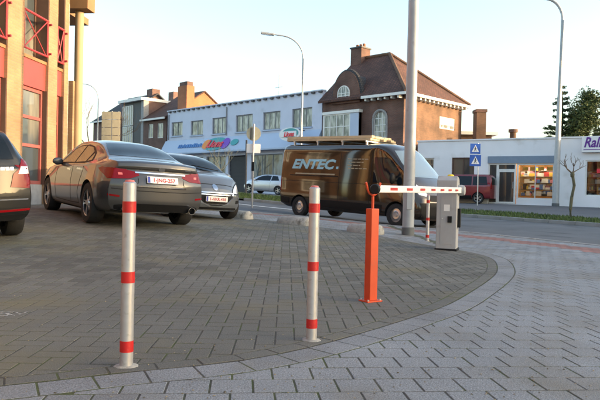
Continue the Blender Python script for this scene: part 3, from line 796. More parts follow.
# lower sill under the display window
wall('wall', 'white_wall', sp, 0, fs.L, -.6, H, .3, holes)
box_part('stall_riser', 'white_wall', sp, disp[0], disp[1]-.001, .02, .28, .04, disp[2]-.002)
MB().box(0, .3, .302, 9, -.6, H).box(fs.L-.3, fs.L, .302, 9, -.6, H).box(.302, fs.L-.302, 8.7, 9, -.6, H).build('side_wall', 'white_wall', sp)
box_part('roof_coping', 'white_wall', sp, -.05, fs.L+.05, -.07, .37, H+.002, H+.09)
box_part('flat_roof', 'dark_trim', sp, .3, fs.L-.3, .3, 8.7, H-.5, H-.3)
bb_ = fs.rect(488, 156, 554, 163); box_part('blue_fascia_band', 'blue_band', sp, bb_[0], bb_[1], -.06, -.003, dtop+.03, bb_[3])
window(sp, *holes[0], .1, 'white_frame', 'ground_glass', 1, 1, .09); window(sp, *w2, .1, 'brown_frame', 'ground_glass', 2, 1, .09)
window(sp, *disp, .05, 'white_frame', 'clear_glass', 2, 1, .09, name='display_window', ms=.5)
window(sp, *disp2, .05, 'white_frame', 'clear_glass', 2, 1, .08, name='display_window', ms=.5)
window(sp, fan[0], door[0]-.002, .06, dtop, .06, 'white_frame', 'ground_glass', 1, 1, .07, name='side_light')
window(sp, door[0], door[1]-.04, door[3]+.05, dtop, .06, 'white_frame', 'ground_glass', 1, 1, .07, name='transom')
dr = window(sp, door[0], door[1]-.04, .06, door[3]+.045, .06, 'white_frame', 'ground_glass', 1, 1, .11, name='door')
MB().tube([(door[1]-.2, .03, 1.0), (door[1]-.2, .03, 1.4)], .02, 6).build('handle', 'galv', dr)
# room behind the windows
for (x0, x1, zt, nm, warm) in ((disp[0]-.1, disp[1]+.2, dtop, 'display_room', 'inside_glow'), (disp2[0]-.1, disp2[1]+.1, disp2[3], 'display_room', 'inside_dark')):
    rm = MB().box(x0, x1, 1.9, 1.95, .05, zt+.1).box(x0-.05, x0, .32, 1.95, .05, zt+.1).box(x1, x1+.05, .32, 1.95, .05, zt+.1).box(x0, x1, .32, 1.9, -.01, .04).build(nm, warm, sp)
    mb = MB()
    for z in (.55, .95, 1.35, 1.75, 2.1): mb.box(x0, x1, 1.35, 1.88, z, z+.03)
    mb.build('shelves', 'shelf', rm)
    rnd = random.Random(5)
    for nm_ in ('item_red', 'item_blue', 'item_white', 'item_yellow', 'item_pink', 'item_black', 'item_white'):
        mb = MB()
        for z in (.58, .98, 1.38, 1.78, 2.13):
            for _ in range(13 if z < 1.2 else (5 if z < 2 else 1)):
                x = rnd.uniform(x0+.05, x1-.4); w = rnd.uniform(.12, .4); hh = rnd.uniform(.1, .33)
                if z > 1.2 and nm_ == 'item_black': continue
                if z < 1.2 and nm_ in ('item_yellow', 'item_pink', 'item_red') and rnd.random() < .75: continue
                y = rnd.uniform(1.18, 1.5); mb.box(x, x+w, y, y+.22, z, z+hh)
        mb.build('merchandise', nm_, rm).__setitem__('kind', 'stuff')
mb = MB()
for i, q in enumerate((0.3, .75, 1.2, 1.7)): mb.box(disp[0]+q, disp[0]+q+.34, .18, .2, disp[3]-.42, disp[3]-.2)
mb.build('window_poster', 'item_yellow', sp)
lamp = MB()  # unseen glowing bars, added to brighten the display window from inside
for q in (.25, .75): lamp.box(disp[0]+(disp[1]-disp[0])*q-.5, disp[0]+(disp[1]-disp[0])*q+.5, .9, 1.05, dtop-.02, dtop+.02)
mat('glow_fill', (1., .8, .55), .5, var=0, emit=9.); lamp.build('added_glow', 'glow_fill', sp)
# sign box with script lettering
u0, z1 = fs.uz(582.5, 137.2); _, z0 = fs.uz(590, 152.5)
sb = box_part('sign_box', 'sign_white', sp, u0, fs.L-.02, -.28, -.08, z0, z1+.02, bevel=.01)
text_on_front('sign_lettering', 'Rall', .80, 'purple', sb, u0+.10, -.285, z0+.30, shear=.3, bold=.02, align='LEFT', width=.98)
box_part('sign_underline', 'purple', sb, u0+.1, fs.L-.3, -.285, -.281, z0+.13, z0+.17)
box_part('window_poster', 'logo_red', sp, disp2[0]+.6, disp2[0]+.85, .035, .045, disp2[3]-.75, disp2[3]-.5)
# things on the shop roof
def at_px(px, py, depth): return at_depth(px, py, depth)
c0 = at_px(476.5, 133, 46); c1 = at_px(487.5, 133, 46); ct = at_px(482, 109, 46)
e = empty('brick_chimney', (0, 0, 0), 0, 'square orange brick chimney stack standing beyond the low white shop', 'chimney')
k_ = MB().box(c0.x, c1.x-.12, 46, 47, 1, ct.z-.22).build('stack', 'side_brick', e); MB().box(c0.x-.06, c1.x-.06, 45.95, 47.05, ct.z-.218, ct.z).build('cap', 'house_brick', e)
c0 = at_px(508.5, 136, 44.5); c1 = at_px(517.5, 136, 44.5); ct = at_px(513, 131, 44.5)
e = empty('roof_vent', (0, 0, 0), 0, 'short round brown flue on the flat roof of the white shop', 'roof vent')
r0 = (c1.x-c0.x)/2; xx = (c0.x+c1.x)/2
MB().lathe([(0, 3.4), (r0*.7, 3.4), (r0*.7, ct.z-.1), (0, ct.z-.1)], 14, c=(xx, 44.5, 0)).build('pipe', 'side_brick', e, smooth=40)
MB().lathe([(0, ct.z-.099), (r0, ct.z-.099), (r0, ct.z+.12), (0, ct.z+.12)], 14, c=(xx, 44.5, 0)).build('cowl', 'house_brick', e, smooth=40)
# low brick annex between house and shop
p0 = at_px(458, 134.5, 49); p1 = at_px(493, 134.5, 49)
e = empty('brick_annex', (0, 0, 0), 0, 'low brick annex with a flat pale roof edge, between house and white shop', 'annex')
MB().box(p0.x, p1.x-.4, 48, 54, .3, p0.z-.1).build('wall', 'side_brick', e)
MB().box(p0.x-.2, p1.x, 47.7, 54.3, p0.z-.098, p0.z+.14).build('roof_edge', 'white_frame', e)

# ---------------------------------------------------------------- far houses on the left
A2 = Vector((-13.35, 61.35)); dd = Vector((-.7045, .7095))
ft = Facade(A2+dd*4.35, A2+dd*.02, .6)
e = ft.root('gabled_house', 'red tiled house with a sunlit orange gable and tall chimney, beside the lilac building', 'house')
ez = ft.uz(156, 117.5)[1]; D = 9.0; rz2 = ez+3.1
wn = [ft.rect(148, 124, 153, 138), ft.rect(157, 123, 163, 138)]
wall('front_wall', 'far_brick', e, 0, ft.L, -.6, ez, .3, wn+[(.6, 3.2, .6, 2.6)])
MB().box(ft.L-.3, ft.L, .302, D, -.6, ez).build('side_wall', 'orange_brick', e)
MB().prism([(0, ez+.002), (D, ez+.002), (D/2, rz2-.1)], ft.L-.3, ft.L-.002, 'x').build('gable', 'orange_brick', e)
MB().box(0, .3, .302, D, -.6, ez).build('party_wall', 'far_brick', e)
V = [(-.1,-.3,ez-.1),(ft.L+.12,-.3,ez-.1),(ft.L+.12,D+.3,ez-.1),(-.1,D+.3,ez-.1),(-.1,D/2,rz2),(ft.L+.12,D/2,rz2)]
rf = MB().add(V+[(a, b_, c-.15) for a, b_, c in V], [(0,1,5,4),(2,3,4,5),(6,10,11,7),(8,11,10,9),(0,6,7,1),(1,7,11,5),(5,11,8,2),(2,8,9,3),(3,9,10,4),(4,10,6,0)]).build('roof', 'roof_tile', e)
mb = MB().box(-.1, ft.L+.12, -.42, -.302, ez-.28, ez-.1); mb.build('gutter', 'white_frame', rf)
k0 = ft.uz(179.5, 95, 1.2)[0]; k1 = ft.uz(188.5, 95, 1.2)[0]; kz = ft.uz(184, 82, 1.2)[1]
ck = MB().box(k0, k1, 1.0, 1.9, ez-1, kz-.4).build('chimney', 'orange_brick', rf); MB().box(k0+.12, k1-.12, 1.1, 1.8, kz-.398, kz).build('chimney_cap', 'far_brick', ck)
k0 = ft.uz(173, 96, 5)[0]; MB().box(k0, k0+1.0, 4.4, 5.2, rz2-1, ft.uz(176, 92.5, 5)[1]).build('rear_chimney', 'far_brick', rf)
for w_ in wn: window(e, *w_, .08, 'white_frame', 'curtain_glass', 2, 1, .08)
window(e, .6, 3.2, .6, 2.6, .08, 'white_frame', 'shop_glass_far', 3, 1, .08)
# glass-fronted block
fm_ = Facade(A2+dd*8.9, A2+dd*4.4, .6)
e = fm_.root('glazed_block', 'narrow modern block with a tall glazed bay, left of the gabled house', 'building')
Hh = fm_.uz(128, 100)[1]
bayr = fm_.rect(114, 104, 132, 143); MB().box(0, fm_.L, .6, 9, -.6, Hh-.3).build('wall', 'far_brick', e)
MB().box(bayr[1]+.1, fm_.L-.5, .1, .598, -.6, Hh-.3).build('dark_panel', 'dark_trim', e)
MB().box(fm_.L-.48, fm_.L, .0, .598, -.6, Hh-.3).build('corner_pier', 'stone_grey', e)
MB().box(-.3, fm_.L+.1, -.35, 9, Hh-.298, Hh).build('roof_slab', 'white_frame', e)
MB().box(.1, bayr[1]+.06, .1, .598, -.6, Hh-.302).build('bay_core', 'dark_trim', e)
nz = 4; nu = 5
for r_ in range(nz):
    for c in range(nu):
        du = (bayr[1])/nu; z0 = .4+(Hh-1)/nz*r_
        window(e, c*du+.1, (c+1)*du+.07, z0+.04, z0+(Hh-1)/nz-.04, .02, 'white_frame', 'office_glass' if r_ != 1 else 'shop_glass_far', 1, 1, .06)
# dark-roofed row house at the far left
fd = Facade(A2+dd*15.5, A2+dd*8.95, .6)
e = fd.root('slate_roofed_house', 'low dark-roofed brick row house beyond the parked cars, left of the glazed block', 'house')
ez = fd.uz(100, 120.5)[1]; rz3 = fd.uz(103, 103, 4.5)[1]; D = 9.
wn = [(.8, 2.0, 3.6, 5.2), (2.8, 4.0, 3.6, 5.2), (4.8, 6.0, 3.6, 5.2), (.8, 2.4, .9, 2.6), (4.2, 6.0, .9, 2.6)]
wall('front_wall', 'far_brick', e, 0, fd.L, -.6, ez, .3, wn)
MB().box(0, .3, .302, D, -.6, ez).box(fd.L-.3, fd.L, .302, D, -.6, ez).build('side_wall', 'far_brick', e)
V = [(-.1,-.3,ez-.1),(fd.L+.02,-.3,ez-.1),(fd.L+.02,D+.3,ez-.1),(-.1,D+.3,ez-.1),(-.1,D/2,rz3),(fd.L+.02,D/2,rz3)]
rf = MB().add(V+[(a, b_, c-.15) for a, b_, c in V], [(0,1,5,4),(2,3,4,5),(6,10,11,7),(8,11,10,9),(0,6,7,1),(1,7,11,5),(5,11,8,2),(2,8,9,3),(3,9,10,4),(4,10,6,0)]).build('roof', 'dark_tile', e)
MB().box(fd.L-1.6, fd.L-.4, D/2-.5, D/2+.5, rz3-1, rz3+.5).build('chimney', 'far_brick', rf)
MB().box(-.1, fd.L, -.42, -.302, ez-.25, ez-.1).build('gutter', 'white_frame', rf)
for w_ in wn: window(e, *w_, .08, 'white_frame', 'curtain_glass', 2, 1, .08)

# ---------------------------------------------------------------- yellow brick corner building on the left
fl_ = Facade((-6.7-.0903*15.8, 0.), (-6.7-.0903*15.8+.0903*17.38, 17.38), .36)   # x runs along +Y; outside (towards +X) is local -y
lb = fl_.root('corner_building', 'sunlit yellow brick corner building with red window panels and red cross rails', 'building')
def uy(Y): return Y*math.sqrt(1+.0903**2)
REC = .14
pil = [(14.36, 15.06), (16.26, 16.74), (17.14, 17.38)]
Y = 12.55
while Y > -14: pil.insert(0, (Y, Y+.6)); Y -= 1.85
TOP = 8.4
def zz(v): return v-.36
for i, (a, b_) in enumerate(pil):
    box_part('brick_pier', 'yellow_brick', lb, uy(a), uy(b_), 0, .8, -.5, zz(TOP))
gaps = [(pil[i][1], pil[i+1][0]) for i in range(len(pil)-1)]
box_part('back_wall', 'brown_frame', lb, uy(pil[0][0]), uy(17.3), .802, 1.1, -.5, zz(TOP))
box_part('core', 'yellow_brick', lb, uy(pil[0][0])+.01, uy(17.3), 1.102, 9, -.5, zz(TOP)+.3)
box_part('roof_slab', 'brown_fascia', lb, uy(pil[0][0])-.5, uy(17.37), -.35, 9.2, zz(TOP)+.302, zz(TOP)+.7)
for (a, b_) in gaps:
    a, b_ = uy(a)+.001, uy(b_)-.001
    box_part('base_panel', 'stone_grey', lb, a, b_, REC-.02, .8, -.5, zz(.92))
    w = window(lb, a, b_, zz(.922), zz(3.36), REC, 'pink_frame', 'office_glass', 1, 1, .09, name='window', th=.1)
    box_part('transom', 'pink_frame', w, a+.09, b_-.09, REC+.008, REC+.09, zz(1.86), zz(1.94)); box_part('transom', 'pink_frame', w, a+.09, b_-.09, REC+.008, REC+.09, zz(2.57), zz(2.65))
    box_part('red_panel', 'red_panel', lb, a, b_, REC-.06, .5, zz(3.362), zz(4.04))
    window(lb, a, b_, zz(4.125), zz(6.6), .34, 'brown_frame', 'office_glass', 1, 1, .09, name='upper_window')
    box_part('balcony_floor', 'brown_fascia', lb, a, b_, .05, .618, zz(4.042), zz(4.12))
    box_part('upper_panel', 'red_panel', lb, a, b_, REC-.06, .8, zz(6.602), zz(7.3))
    box_part('dark_side_strip', 'brown_frame', lb, b_-.03, b_-.002, .012, REC-.002, zz(.92), zz(3.36)); box_part('dark_side_strip', 'brown_frame', lb, b_-.03, b_-.002, .012, .335, zz(4.13), zz(6.6))  # added dark strips keep the camera-side pier faces dark under the sun
    # cross railing
    r0, r1 = zz(4.26), zz(5.18); y = .02; mb = MB()
    mb.tube([(a, y, r0), (b_, y, r0)], .028, 8).tube([(a, y, r1), (b_, y, r1)], .032, 8)
    mb.tube([(a+.03, y, r0), (a+.03, y, r1)], .022, 6).tube([(b_-.03, y, r0), (b_-.03, y, r1)], .022, 6)
    rl = mb.build('railing', 'rail_red', lb, smooth=40)
    MB().tube([(a+.03, y, r0), (b_-.03, y, r1)], .016, 6).build('cross_bar', 'rail_red', rl)
    MB().tube([(a+.03, y+.03, r1), (b_-.03, y+.03, r0)], .016, 6).build('cross_bar', 'rail_red', rl)
    for q in (r0+.08, r1-.08): MB().tube([(b_+.02, -.07, q), (b_+.02, .03, q)], .03, 6).build('rail_bracket', 'rail_red', rl)
# terrace corner: low wall, round column and roof overhang (local x along Y, local y = -X)
box_part('terrace_wall', 'yellow_brick', lb, uy(18.1), uy(18.5), .2, 2.5, -.5, zz(3.98))
cl = MB().lathe([(0, -.5), (.125, -.5), (.125, zz(6.05)), (0, zz(6.05))], 24, c=(uy(18.3)+.03, .15, 0)).build('round_column', 'cream_column', lb, smooth=40)
box_part('roof_overhang', 'brown_fascia', lb, uy(18.0), uy(18.5), -.24, 3, zz(6.052), zz(7.4))
box_part('soffit', 'brown_fascia', lb, uy(18.502), uy(20.0), .62, 3, zz(6.09), zz(6.3))
box_part('downpipe', 'white_frame', lb, uy(17.39), uy(17.43), .02, .09, -.4, zz(6.0))

# brick house round the corner: hidden behind the corner building, but mirrored in the side of the van
f_ = Facade((-13.6, 18.6), (-14.6, 35.), .3)
e = f_.root('corner_brick_house', 'sunlit brown brick house round the corner, seen only as a reflection in the van', 'house')
hl = [(1.0+2.3*k, 2.3+2.3*k, z, z+1.6) for k in range(6) for z in (1.0, 4.0)]
wall('front_wall', 'side_brick', e, 0, f_.L, -.5, 6.6, .3, hl)
MB().box(0, .3, .302, 8, -.5, 6.6).box(f_.L-.3, f_.L, .302, 8, -.5, 6.6).build('side_wall', 'side_brick', e)
MB().prism([(-.4, 6.5), (8.4, 6.5), (4, 8.6)], 0, f_.L, 'x').build('roof', 'roof_tile', e)
box_part('plinth', 'stone_grey', e, -.02, f_.L+.02, -.06, -.002, -.5, .6); box_part('cornice', 'white_frame', e, -.02, f_.L+.02, -.12, -.002, 6.2, 6.48)
for q in hl: window(e, *q, .1, 'white_frame', 'curtain_glass', 2, 1, .1)

# ---------------------------------------------------------------- terraced houses farther along the street, to the right of the view
base = Vector((23.5, 28.)); dr_ = Vector((.65, -.76)).normalized()
specs = [(0, 7., 6.2, 'side_brick', 'tan brick terraced house next to the purple-signed shop, outside the right edge'),
         (8.0, 8, 7.2, 'white_wall', 'white rendered terraced house along the street, second beyond the right edge'),
         (16.1, 8, 7.6, 'house_brick', 'dark brick terraced house along the street, third beyond the right edge'),
         (24.2, 9, 8.0, 'far_brick', 'brown brick terraced house along the street, fourth beyond the right edge'),
         (33.3, 10, 8.6, 'side_brick', 'wide tan brick terraced house along the street, fifth beyond the right edge'),
         (43.4, 12, 10.2, 'house_brick', 'tall dark brick apartment house along the street, sixth beyond the right edge'),
         (55.5, 14, 11.2, 'white_wall', 'tall white apartment house along the street, last beyond the right edge')]
for off, wid, hh, mm, lab in specs:
    P0 = base+dr_*off; f_ = Facade(P0, P0+dr_*wid, 0.)
    e = f_.root('terraced_house', lab, 'house', 'terraced houses farther along the street')
    n = int(wid/2.2); hl = []
    for k in range(n):
        u_ = wid*(k+.5)/n
        for z in (1.2, 4.1, 7.0):
            if z+1.7 < hh: hl.append((u_-.55, u_+.55, z, z+1.6))
    wall('front_wall', mm, e, 0, wid, -.5, hh, .3, hl)
    MB().box(0, .3, .302, 10, -.5, hh).box(wid-.3, wid, .302, 10, -.5, hh).box(.302, wid-.302, 9.7, 10, -.5, hh).build('side_wall', mm, e)
    box_part('flat_roof', 'dark_trim', e, .3, wid-.3, .302, 9.7, hh-.5, hh-.3)
    box_part('coping', 'stone_grey', e, -.02, wid+.02, -.08, .4, hh+.002, hh+.12)
    for q in hl: window(e, *q, .1, 'white_frame', 'curtain_glass', 2, 1, .08)

# ================================================================== VEHICLES
def pchip(tab, x):
    xs = [t[0] for t in tab]; ys = [t[1] for t in tab]; n = len(xs)
    if x <= xs[0]: return ys[0]
    if x >= xs[-1]: return ys[-1]
    h = [xs[i+1]-xs[i] for i in range(n-1)]; dl = [(ys[i+1]-ys[i])/h[i] for i in range(n-1)]
    def slope(i):
        if i == 0: return dl[0]
        if i == n-1: return dl[-1]
        if dl[i-1]*dl[i] <= 0: return 0.
        w1 = 2*h[i]+h[i-1]; w2 = h[i]+2*h[i-1]; return (w1+w2)/(w1/dl[i-1]+w2/dl[i])
    k = max(i for i in range(n-1) if xs[i] <= x); t = (x-xs[k])/h[k]; m0, m1 = slope(k)*h[k], slope(k+1)*h[k]
    return (2*t**3-3*t*t+1)*ys[k]+(t**3-2*t*t+t)*m0+(-2*t**3+3*t*t)*ys[k+1]+(t**3-t*t)*m1
def chaikin(p, it=2, q=.22):
    for _ in range(it):
        o = [p[0]]
        for a, b in zip(p, p[1:]): o += [(a[0]+(b[0]-a[0])*q, a[1]+(b[1]-a[1])*q), (a[0]+(b[0]-a[0])*(1-q), a[1]+(b[1]-a[1])*(1-q))]
        o.append(p[-1]); p = o
    return p
class Car:
    """x forward from the rear bumper, y to the left, z up from the road"""
    def __init__(s, name, paint, L, T, rear, front, rbow=.16, fbow=.3, wheels=None, wr=.33, arch=.05, label='', cat='car', group=None, falloff=.7, boxy=False):
        s.root = empty(name, label=label, cat=cat, group=group); s.L = L; s.paint = paint; s.wheels = wheels; s.wr = wr
        s.T = T; V = []; rows = []
        xs = [0, .012, .04, .09, .16]+list(np.linspace(.25, L-.25, 52))+[L-.16, L-.09, L-.04, L-.012, L]
        W = max(v for _, v in T['wm'])
        def deform(x, y, z):
            a = abs(y)/W
            wr_ = max(0, 1-x/falloff)**1.5; wf_ = max(0, 1-(L-x)/falloff)**1.5
            return x+wr_*(rbow*a**2.4+rear(z))-wf_*(fbow*a**2.2+front(z))
        s.deform = deform
        secs = []
        for x in xs:
            q = {k: pchip(v, x) for k, v in T.items()}
            P = [(0, q['zb']), (q['wl']*.6, q['zb']), (q['wl'], q['zb']), (q['wm']-.015, q['zb']+.3*(q['zm']-q['zb'])), (q['wm'], q['zm']), (q['ws'], q['zs']),
                 (q['wt'], q['zt']), (q['wt']*.55, q['zc']-.12*(q['zc']-q['zt'])), (0, q['zc'])]
            l2 = lambda a, b, t: (a[0]+(b[0]-a[0])*t, a[1]+(b[1]-a[1])*t)
            if boxy: P = P[:6]+[l2(P[5], P[6], .45), l2(P[5], P[6], .9), l2(P[6], P[7], .12)]+P[7:]
            else: P = P[:5]+[l2(P[4], P[5], .8), P[5], l2(P[5], P[6], .14), l2(P[5], P[6], .84), P[6], l2(P[6], P[7], .2)]+P[7:]
            secs.append((x, chaikin(P)))
        n = len(secs[0][1]); bm = bmesh.new(); grid = []
        for x, P in secs:
            half = [bm.verts.new((deform(x, y, z), y, z)) for y, z in P]
            other = [half[0]]+[bm.verts.new((deform(x, y, z), -y, z)) for y, z in P[1:-1]]+[half[-1]]
            grid.append((half, other))
        for (a, b), (c, d) in zip(grid, grid[1:]):
            for i in range(n-1):
                bm.faces.new((a[i], c[i], c[i+1], a[i+1])); bm.faces.new((b[i], b[i+1], d[i+1], d[i]))
        for (x, P), (ha, ot), flip in ((secs[0], grid[0], 0), (secs[-1], grid[-1], 1)):
            NC = 14; prev = None
            for i in range(n):
                y, z = P[i]
                if i in (0, n-1): row = [ha[i]]*(NC+1)
                else: row = [ha[i]]+[bm.verts.new((deform(x, y*(1-2*k/NC), z), y*(1-2*k/NC), z)) for k in range(1, NC)]+[ot[i]]
                if prev:
                    for k in range(NC):
                        vs = []
                        for v in (prev[k], prev[k+1], row[k+1], row[k]):
                            if v not in vs: vs.append(v)
                        if len(vs) > 2:
                            try: bm.faces.new(vs)
                            except ValueError: pass
                prev = row
        bmesh.ops.recalc_face_normals(bm, faces=bm.faces)
        s.bvh = BVHTree.FromBMesh(bm)
        me = bpy.data.meshes.new('body'); bm.to_mesh(me); bm.free(); me.materials.append(MATS[paint]); me.materials.append(MATS['under'])
        tmp = bpy.data.objects.new('tmp', me); COL.objects.link(tmp); cut = []
        if wheels:
            mb = MB()
            for x in wheels:
                for sgn in (1, -1):
                    y0 = W-.34; mb.lathe([(0, sgn*y0), (wr+arch, sgn*y0), (wr+arch, sgn*(W+.3)), (0, sgn*(W+.3))], 32, 'y', (x, 0, wr+.005))
            cm = mb.mesh(); cm.materials.append(MATS['under']); co = bpy.data.objects.new('cut', cm); COL.objects.link(co)
            md = tmp.modifiers.new('b', 'BOOLEAN'); md.operation = 'DIFFERENCE'; md.object = co; md.solver = 'EXACT'; md.material_mode = 'TRANSFER'
            dg = bpy.context.evaluated_depsgraph_get(); dg.update()
            me2 = bpy.data.meshes.new_from_object(tmp.evaluated_get(dg))
            bpy.data.objects.remove(co); bpy.data.objects.remove(tmp)
        else: me2 = me; bpy.data.objects.remove(tmp)
        me2.polygons.foreach_set('use_smooth', [True]*len(me2.polygons)); me2.set_sharp_from_angle(angle=R(32))
        s.body = link_mesh('body', me2, None, s.root)
    def hit(s, o, d):
        h = s.bvh.ray_cast(o, d)
        if h[0] is None: h = s.bvh.find_nearest(o+d*5)
        return h[0], h[1]
    def patch(s, name, outline, side, m, off=.006, spacing=.05, parent=None, th=.012):
        """panel laid on the body; side: L R (outline x,z)  B F (outline y,z)  T (outline x,y)  or a yaw angle in degrees from the rear"""
        if side == 'L': O = lambda a, b: Vector((a, 4, b)); d = Vector((0, -1, 0))
        elif side == 'R': O = lambda a, b: Vector((a, -4, b)); d = Vector((0, 1, 0))
        elif side == 'B': O = lambda a, b: Vector((-3, a, b)); d = Vector((1, 0, 0))
        elif side == 'F': O = lambda a, b: Vector((s.L+3, a, b)); d = Vector((-1, 0, 0))
        elif side == 'T': O = lambda a, b: Vector((a, b, 5)); d = Vector((0, 0, -1))
        dense = []
        for i in range(len(outline)):
            a_, b_ = Vector(outline[i]), Vector(outline[(i+1) % len(outline)]); n_ = max(1, int((b_-a_).length/.045)); dense += [tuple(a_.lerp(b_, k/n_)) for k in range(n_)]
        V, Fc = cdt_fill(dense, spacing)
        vs = []; ins = []
        for p in V:
            q, nn = s.hit(O(p.x, p.y), d)
            if nn.dot(d) > 0: nn = -nn
            vs.append(q+nn*off); ins.append(q+nn*(off-th))
        n = len(V); ec = {}
        for f in Fc:
            for i in range(len(f)):
                e_ = (f[i], f[(i+1) % len(f)]); ec[tuple(sorted(e_))] = ec.get(tuple(sorted(e_)), [])+[e_]
        fs = [tuple(f) for f in Fc]; A = sum(((V[f[1]]-V[f[0]]).cross(V[f[2]]-V[f[0]])) for f in Fc[:1])
        for k, l_ in ec.items():
            if len(l_) == 1: a, b = l_[0]; fs.append((b, a, n+a, n+b))
        me = bpy.data.meshes.new(name); me.from_pydata([tuple(v) for v in vs+ins], [], fs)
        bm = bmesh.new(); bm.from_mesh(me); lo_ = [v for v in bm.verts if not v.link_faces]
        bmesh.ops.delete(bm, geom=lo_, context='VERTS')
        # face outwards
        bm.faces.ensure_lookup_table(); bm.normal_update()
        if sum(1 if f.normal.dot(d) > 0 else -1 for f in list(bm.faces)[:len(Fc)]) > 0: bmesh.ops.reverse_faces(bm, faces=bm.faces)
        bm.to_mesh(me); bm.free()
        me.polygons.foreach_set('use_smooth', [True]*len(me.polygons)); me.set_sharp_from_angle(angle=R(40))
        return link_mesh(name, me, m, parent or s.root)
    def line(s, name, pts, w, side, m='under', off=.0025, parent=None):
        P = [Vector(p) for p in pts]; a = offset_line(P, w/2); b = offset_line(P, -w/2)
        return s.patch(name, [tuple(p) for p in a]+[tuple(p) for p in reversed(b)], side, m, off, .5, parent, .006)
    def text(s, name, txt, size, side, a, b, m, shear=0., bold=0., off=.006, parent=None, width=None):
        me = text_mesh(txt, size, 0., shear, bold, 'CENTER')
        bm = bmesh.new(); bm.from_mesh(me)
        bmesh.ops.subdivide_edges(bm, edges=[e_ for e_ in bm.edges if e_.calc_length() > .12], cuts=2)
        xs = [v.co.x for v in bm.verts]; k = width/(max(xs)-min(xs)) if width else 1
        flip = {'R': 1, 'L': -1, 'B': -1, 'F': 1}[side]
        for v in bm.verts:
            u, w = v.co.x*k*flip+a, v.co.y+b
            O, d = {'L': (Vector((u, 4, w)), Vector((0, -1, 0))), 'R': (Vector((u, -4, w)), Vector((0, 1, 0))), 'B': (Vector((-3, u, w)), Vector((1, 0, 0))), 'F': (Vector((s.L+3, u, w)), Vector((-1, 0, 0)))}[side]
            q, nn = s.hit(O, d)
            if nn.dot(d) > 0: nn = -nn
            v.co = q+nn*off
        bm.to_mesh(me); bm.free(); return link_mesh(name, me, m, parent or s.root)
    def add_wheels(s, track, width=.21, spokes=5, rim='alloy', steel=False):
        wr = s.wr; rr = wr*.68
        for x in s.wheels:
            for sg in (1, -1):
                y = sg*track/2; o = sg*width/2
                mb = MB(); mb.lathe([(rr*.9, -width/2), (wr*.95, -width/2), (wr, -width/2+.03), (wr, width/2-.03), (wr*.95, width/2), (rr*.98, width/2), (rr*.9, width/2-.03), (rr*.9, -width/2)], 36, 'y')
                rm = MB(); e_ = o*.8
                rm.lathe([(rr, o*.98), (rr*.93, o*.9), (rr*.9, -o*.6)], 30, 'y'); rm.lathe([(0, o*.86), (.055, o*.86), (.07, o*.6), (.07, 0)], 16, 'y')
                if steel: rm.lathe([(.05, o*.7), (rr*.5, o*.78), (rr*.7, o*.55), (rr*.93, o*.6)], 24, 'y')
                else:
                    for k in range(spokes):
                        for j in (-.13, .13):
                            a = 2*math.pi*k/spokes+j; M_ = Matrix.Translation((0, o*.72, 0)) @ Matrix.Rotation(a, 4, 'Y') @ Matrix.Translation((rr*.5, 0, 0))
                            rm.obox(M_, rr*.95, .02, .026)
                w = rm.build('wheel', rim, s.root, smooth=35); w.location = (x, y, wr)
                link_mesh('tyre', mb.mesh('tyre', 35), 'rubber', w)
                disc = MB().lathe([(0, -o*.3), (rr*.92, -o*.3)], 20, 'y').build('brake_disc', 'under', w)
    def mirror(s, x, y, z, m=None, sc=(.11, .12, .08)):
        for sg in (1, -1):
            bm = bmesh.new(); bmesh.ops.create_uvsphere(bm, u_segments=14, v_segments=9, radius=1)
            for v in bm.verts:
                c = v.co; v.co = Vector((x-.02+c.x*sc[0]*(1 if c.x > 0 else .25), sg*y+c.y*sc[1], z+c.z*sc[2]))
            me = bpy.data.meshes.new('mirror'); bm.to_mesh(me); bm.free(); me.polygons.foreach_set('use_smooth', [True]*len(me.polygons))
            o = link_mesh('mirror', me, m or s.paint, s.root)
            MB().tube([(x, sg*(y-.17), z-.05), (x, sg*y, z-.03)], .025, 6).build('mirror_arm', 'black_plastic', o)
    def plate(s, side, y, z, w=.52, h=.113, txt='', tilt=0., off=.02, red=True):
        d = Vector((1, 0, 0)) if side == 'B' else Vector((-1, 0, 0))
        q, _ = s.hit(Vector((-3 if side == 'B' else s.L+3, y, z)), d); sx = -1 if side == 'B' else 1
        x = q.x+sx*off
        o = MB().box(-.008, .008, -w/2, w/2, -h/2, h/2).build('number_plate', 'plate_white', s.root, bevel=.004); o.location = (x, y, z); o.rotation_euler = (0, tilt, 0)
        bx_ = sx*.0095; bw = w/2-.008
        lft = 1 if side == 'B' else -1           # left edge as seen
        MB().box(min(0, bx_), max(0, bx_), min(lft*bw, lft*(bw-.04)), max(lft*bw, lft*(bw-.04)), -h/2+.006, h/2-.006).build('plate_band', 'plate_blue', o)
        me = text_mesh(txt, .085, .001, 0, .002, 'CENTER'); t = link_mesh('plate_number', me, 'plate_red' if red else 'sign_dark', o)
        t.rotation_euler = (R(90), 0, R(-90) if side == 'B' else R(90)); t.location = (sx*.0105, -.02*lft, -.03); return o
    def place(s, px, py, heading, ref, zoff=0.):
        """put body point ref=(x,y) over world point (px,py), heading = unit vector of travel, resting on the terrain"""
        hx, hy = heading; f = Vector((hx, hy)).normalized(); l_ = Vector((-f.y, f.x))
        W_ = lambda x, y: Vector((px, py))+f*(x-ref[0])+l_*(y-ref[1])
        xr, xf = s.wheels[0], s.wheels[-1]; t = .75
        z = {k: g(*W_(x, y))+zoff for k, (x, y) in dict(rl=(xr, t), rr=(xr, -t), fl=(xf, t), fr=(xf, -t)).items()}
        pitch = ((z['fl']+z['fr'])-(z['rl']+z['rr']))/2/(xf-xr); roll = ((z['rl']+z['fl'])-(z['rr']+z['fr']))/2/(2*t)
        fx = Vector((f.x, f.y, pitch)).normalized(); ly = Vector((l_.x, l_.y, roll)); ly = (ly-fx*ly.dot(fx)).normalized(); up = fx.cross(ly)
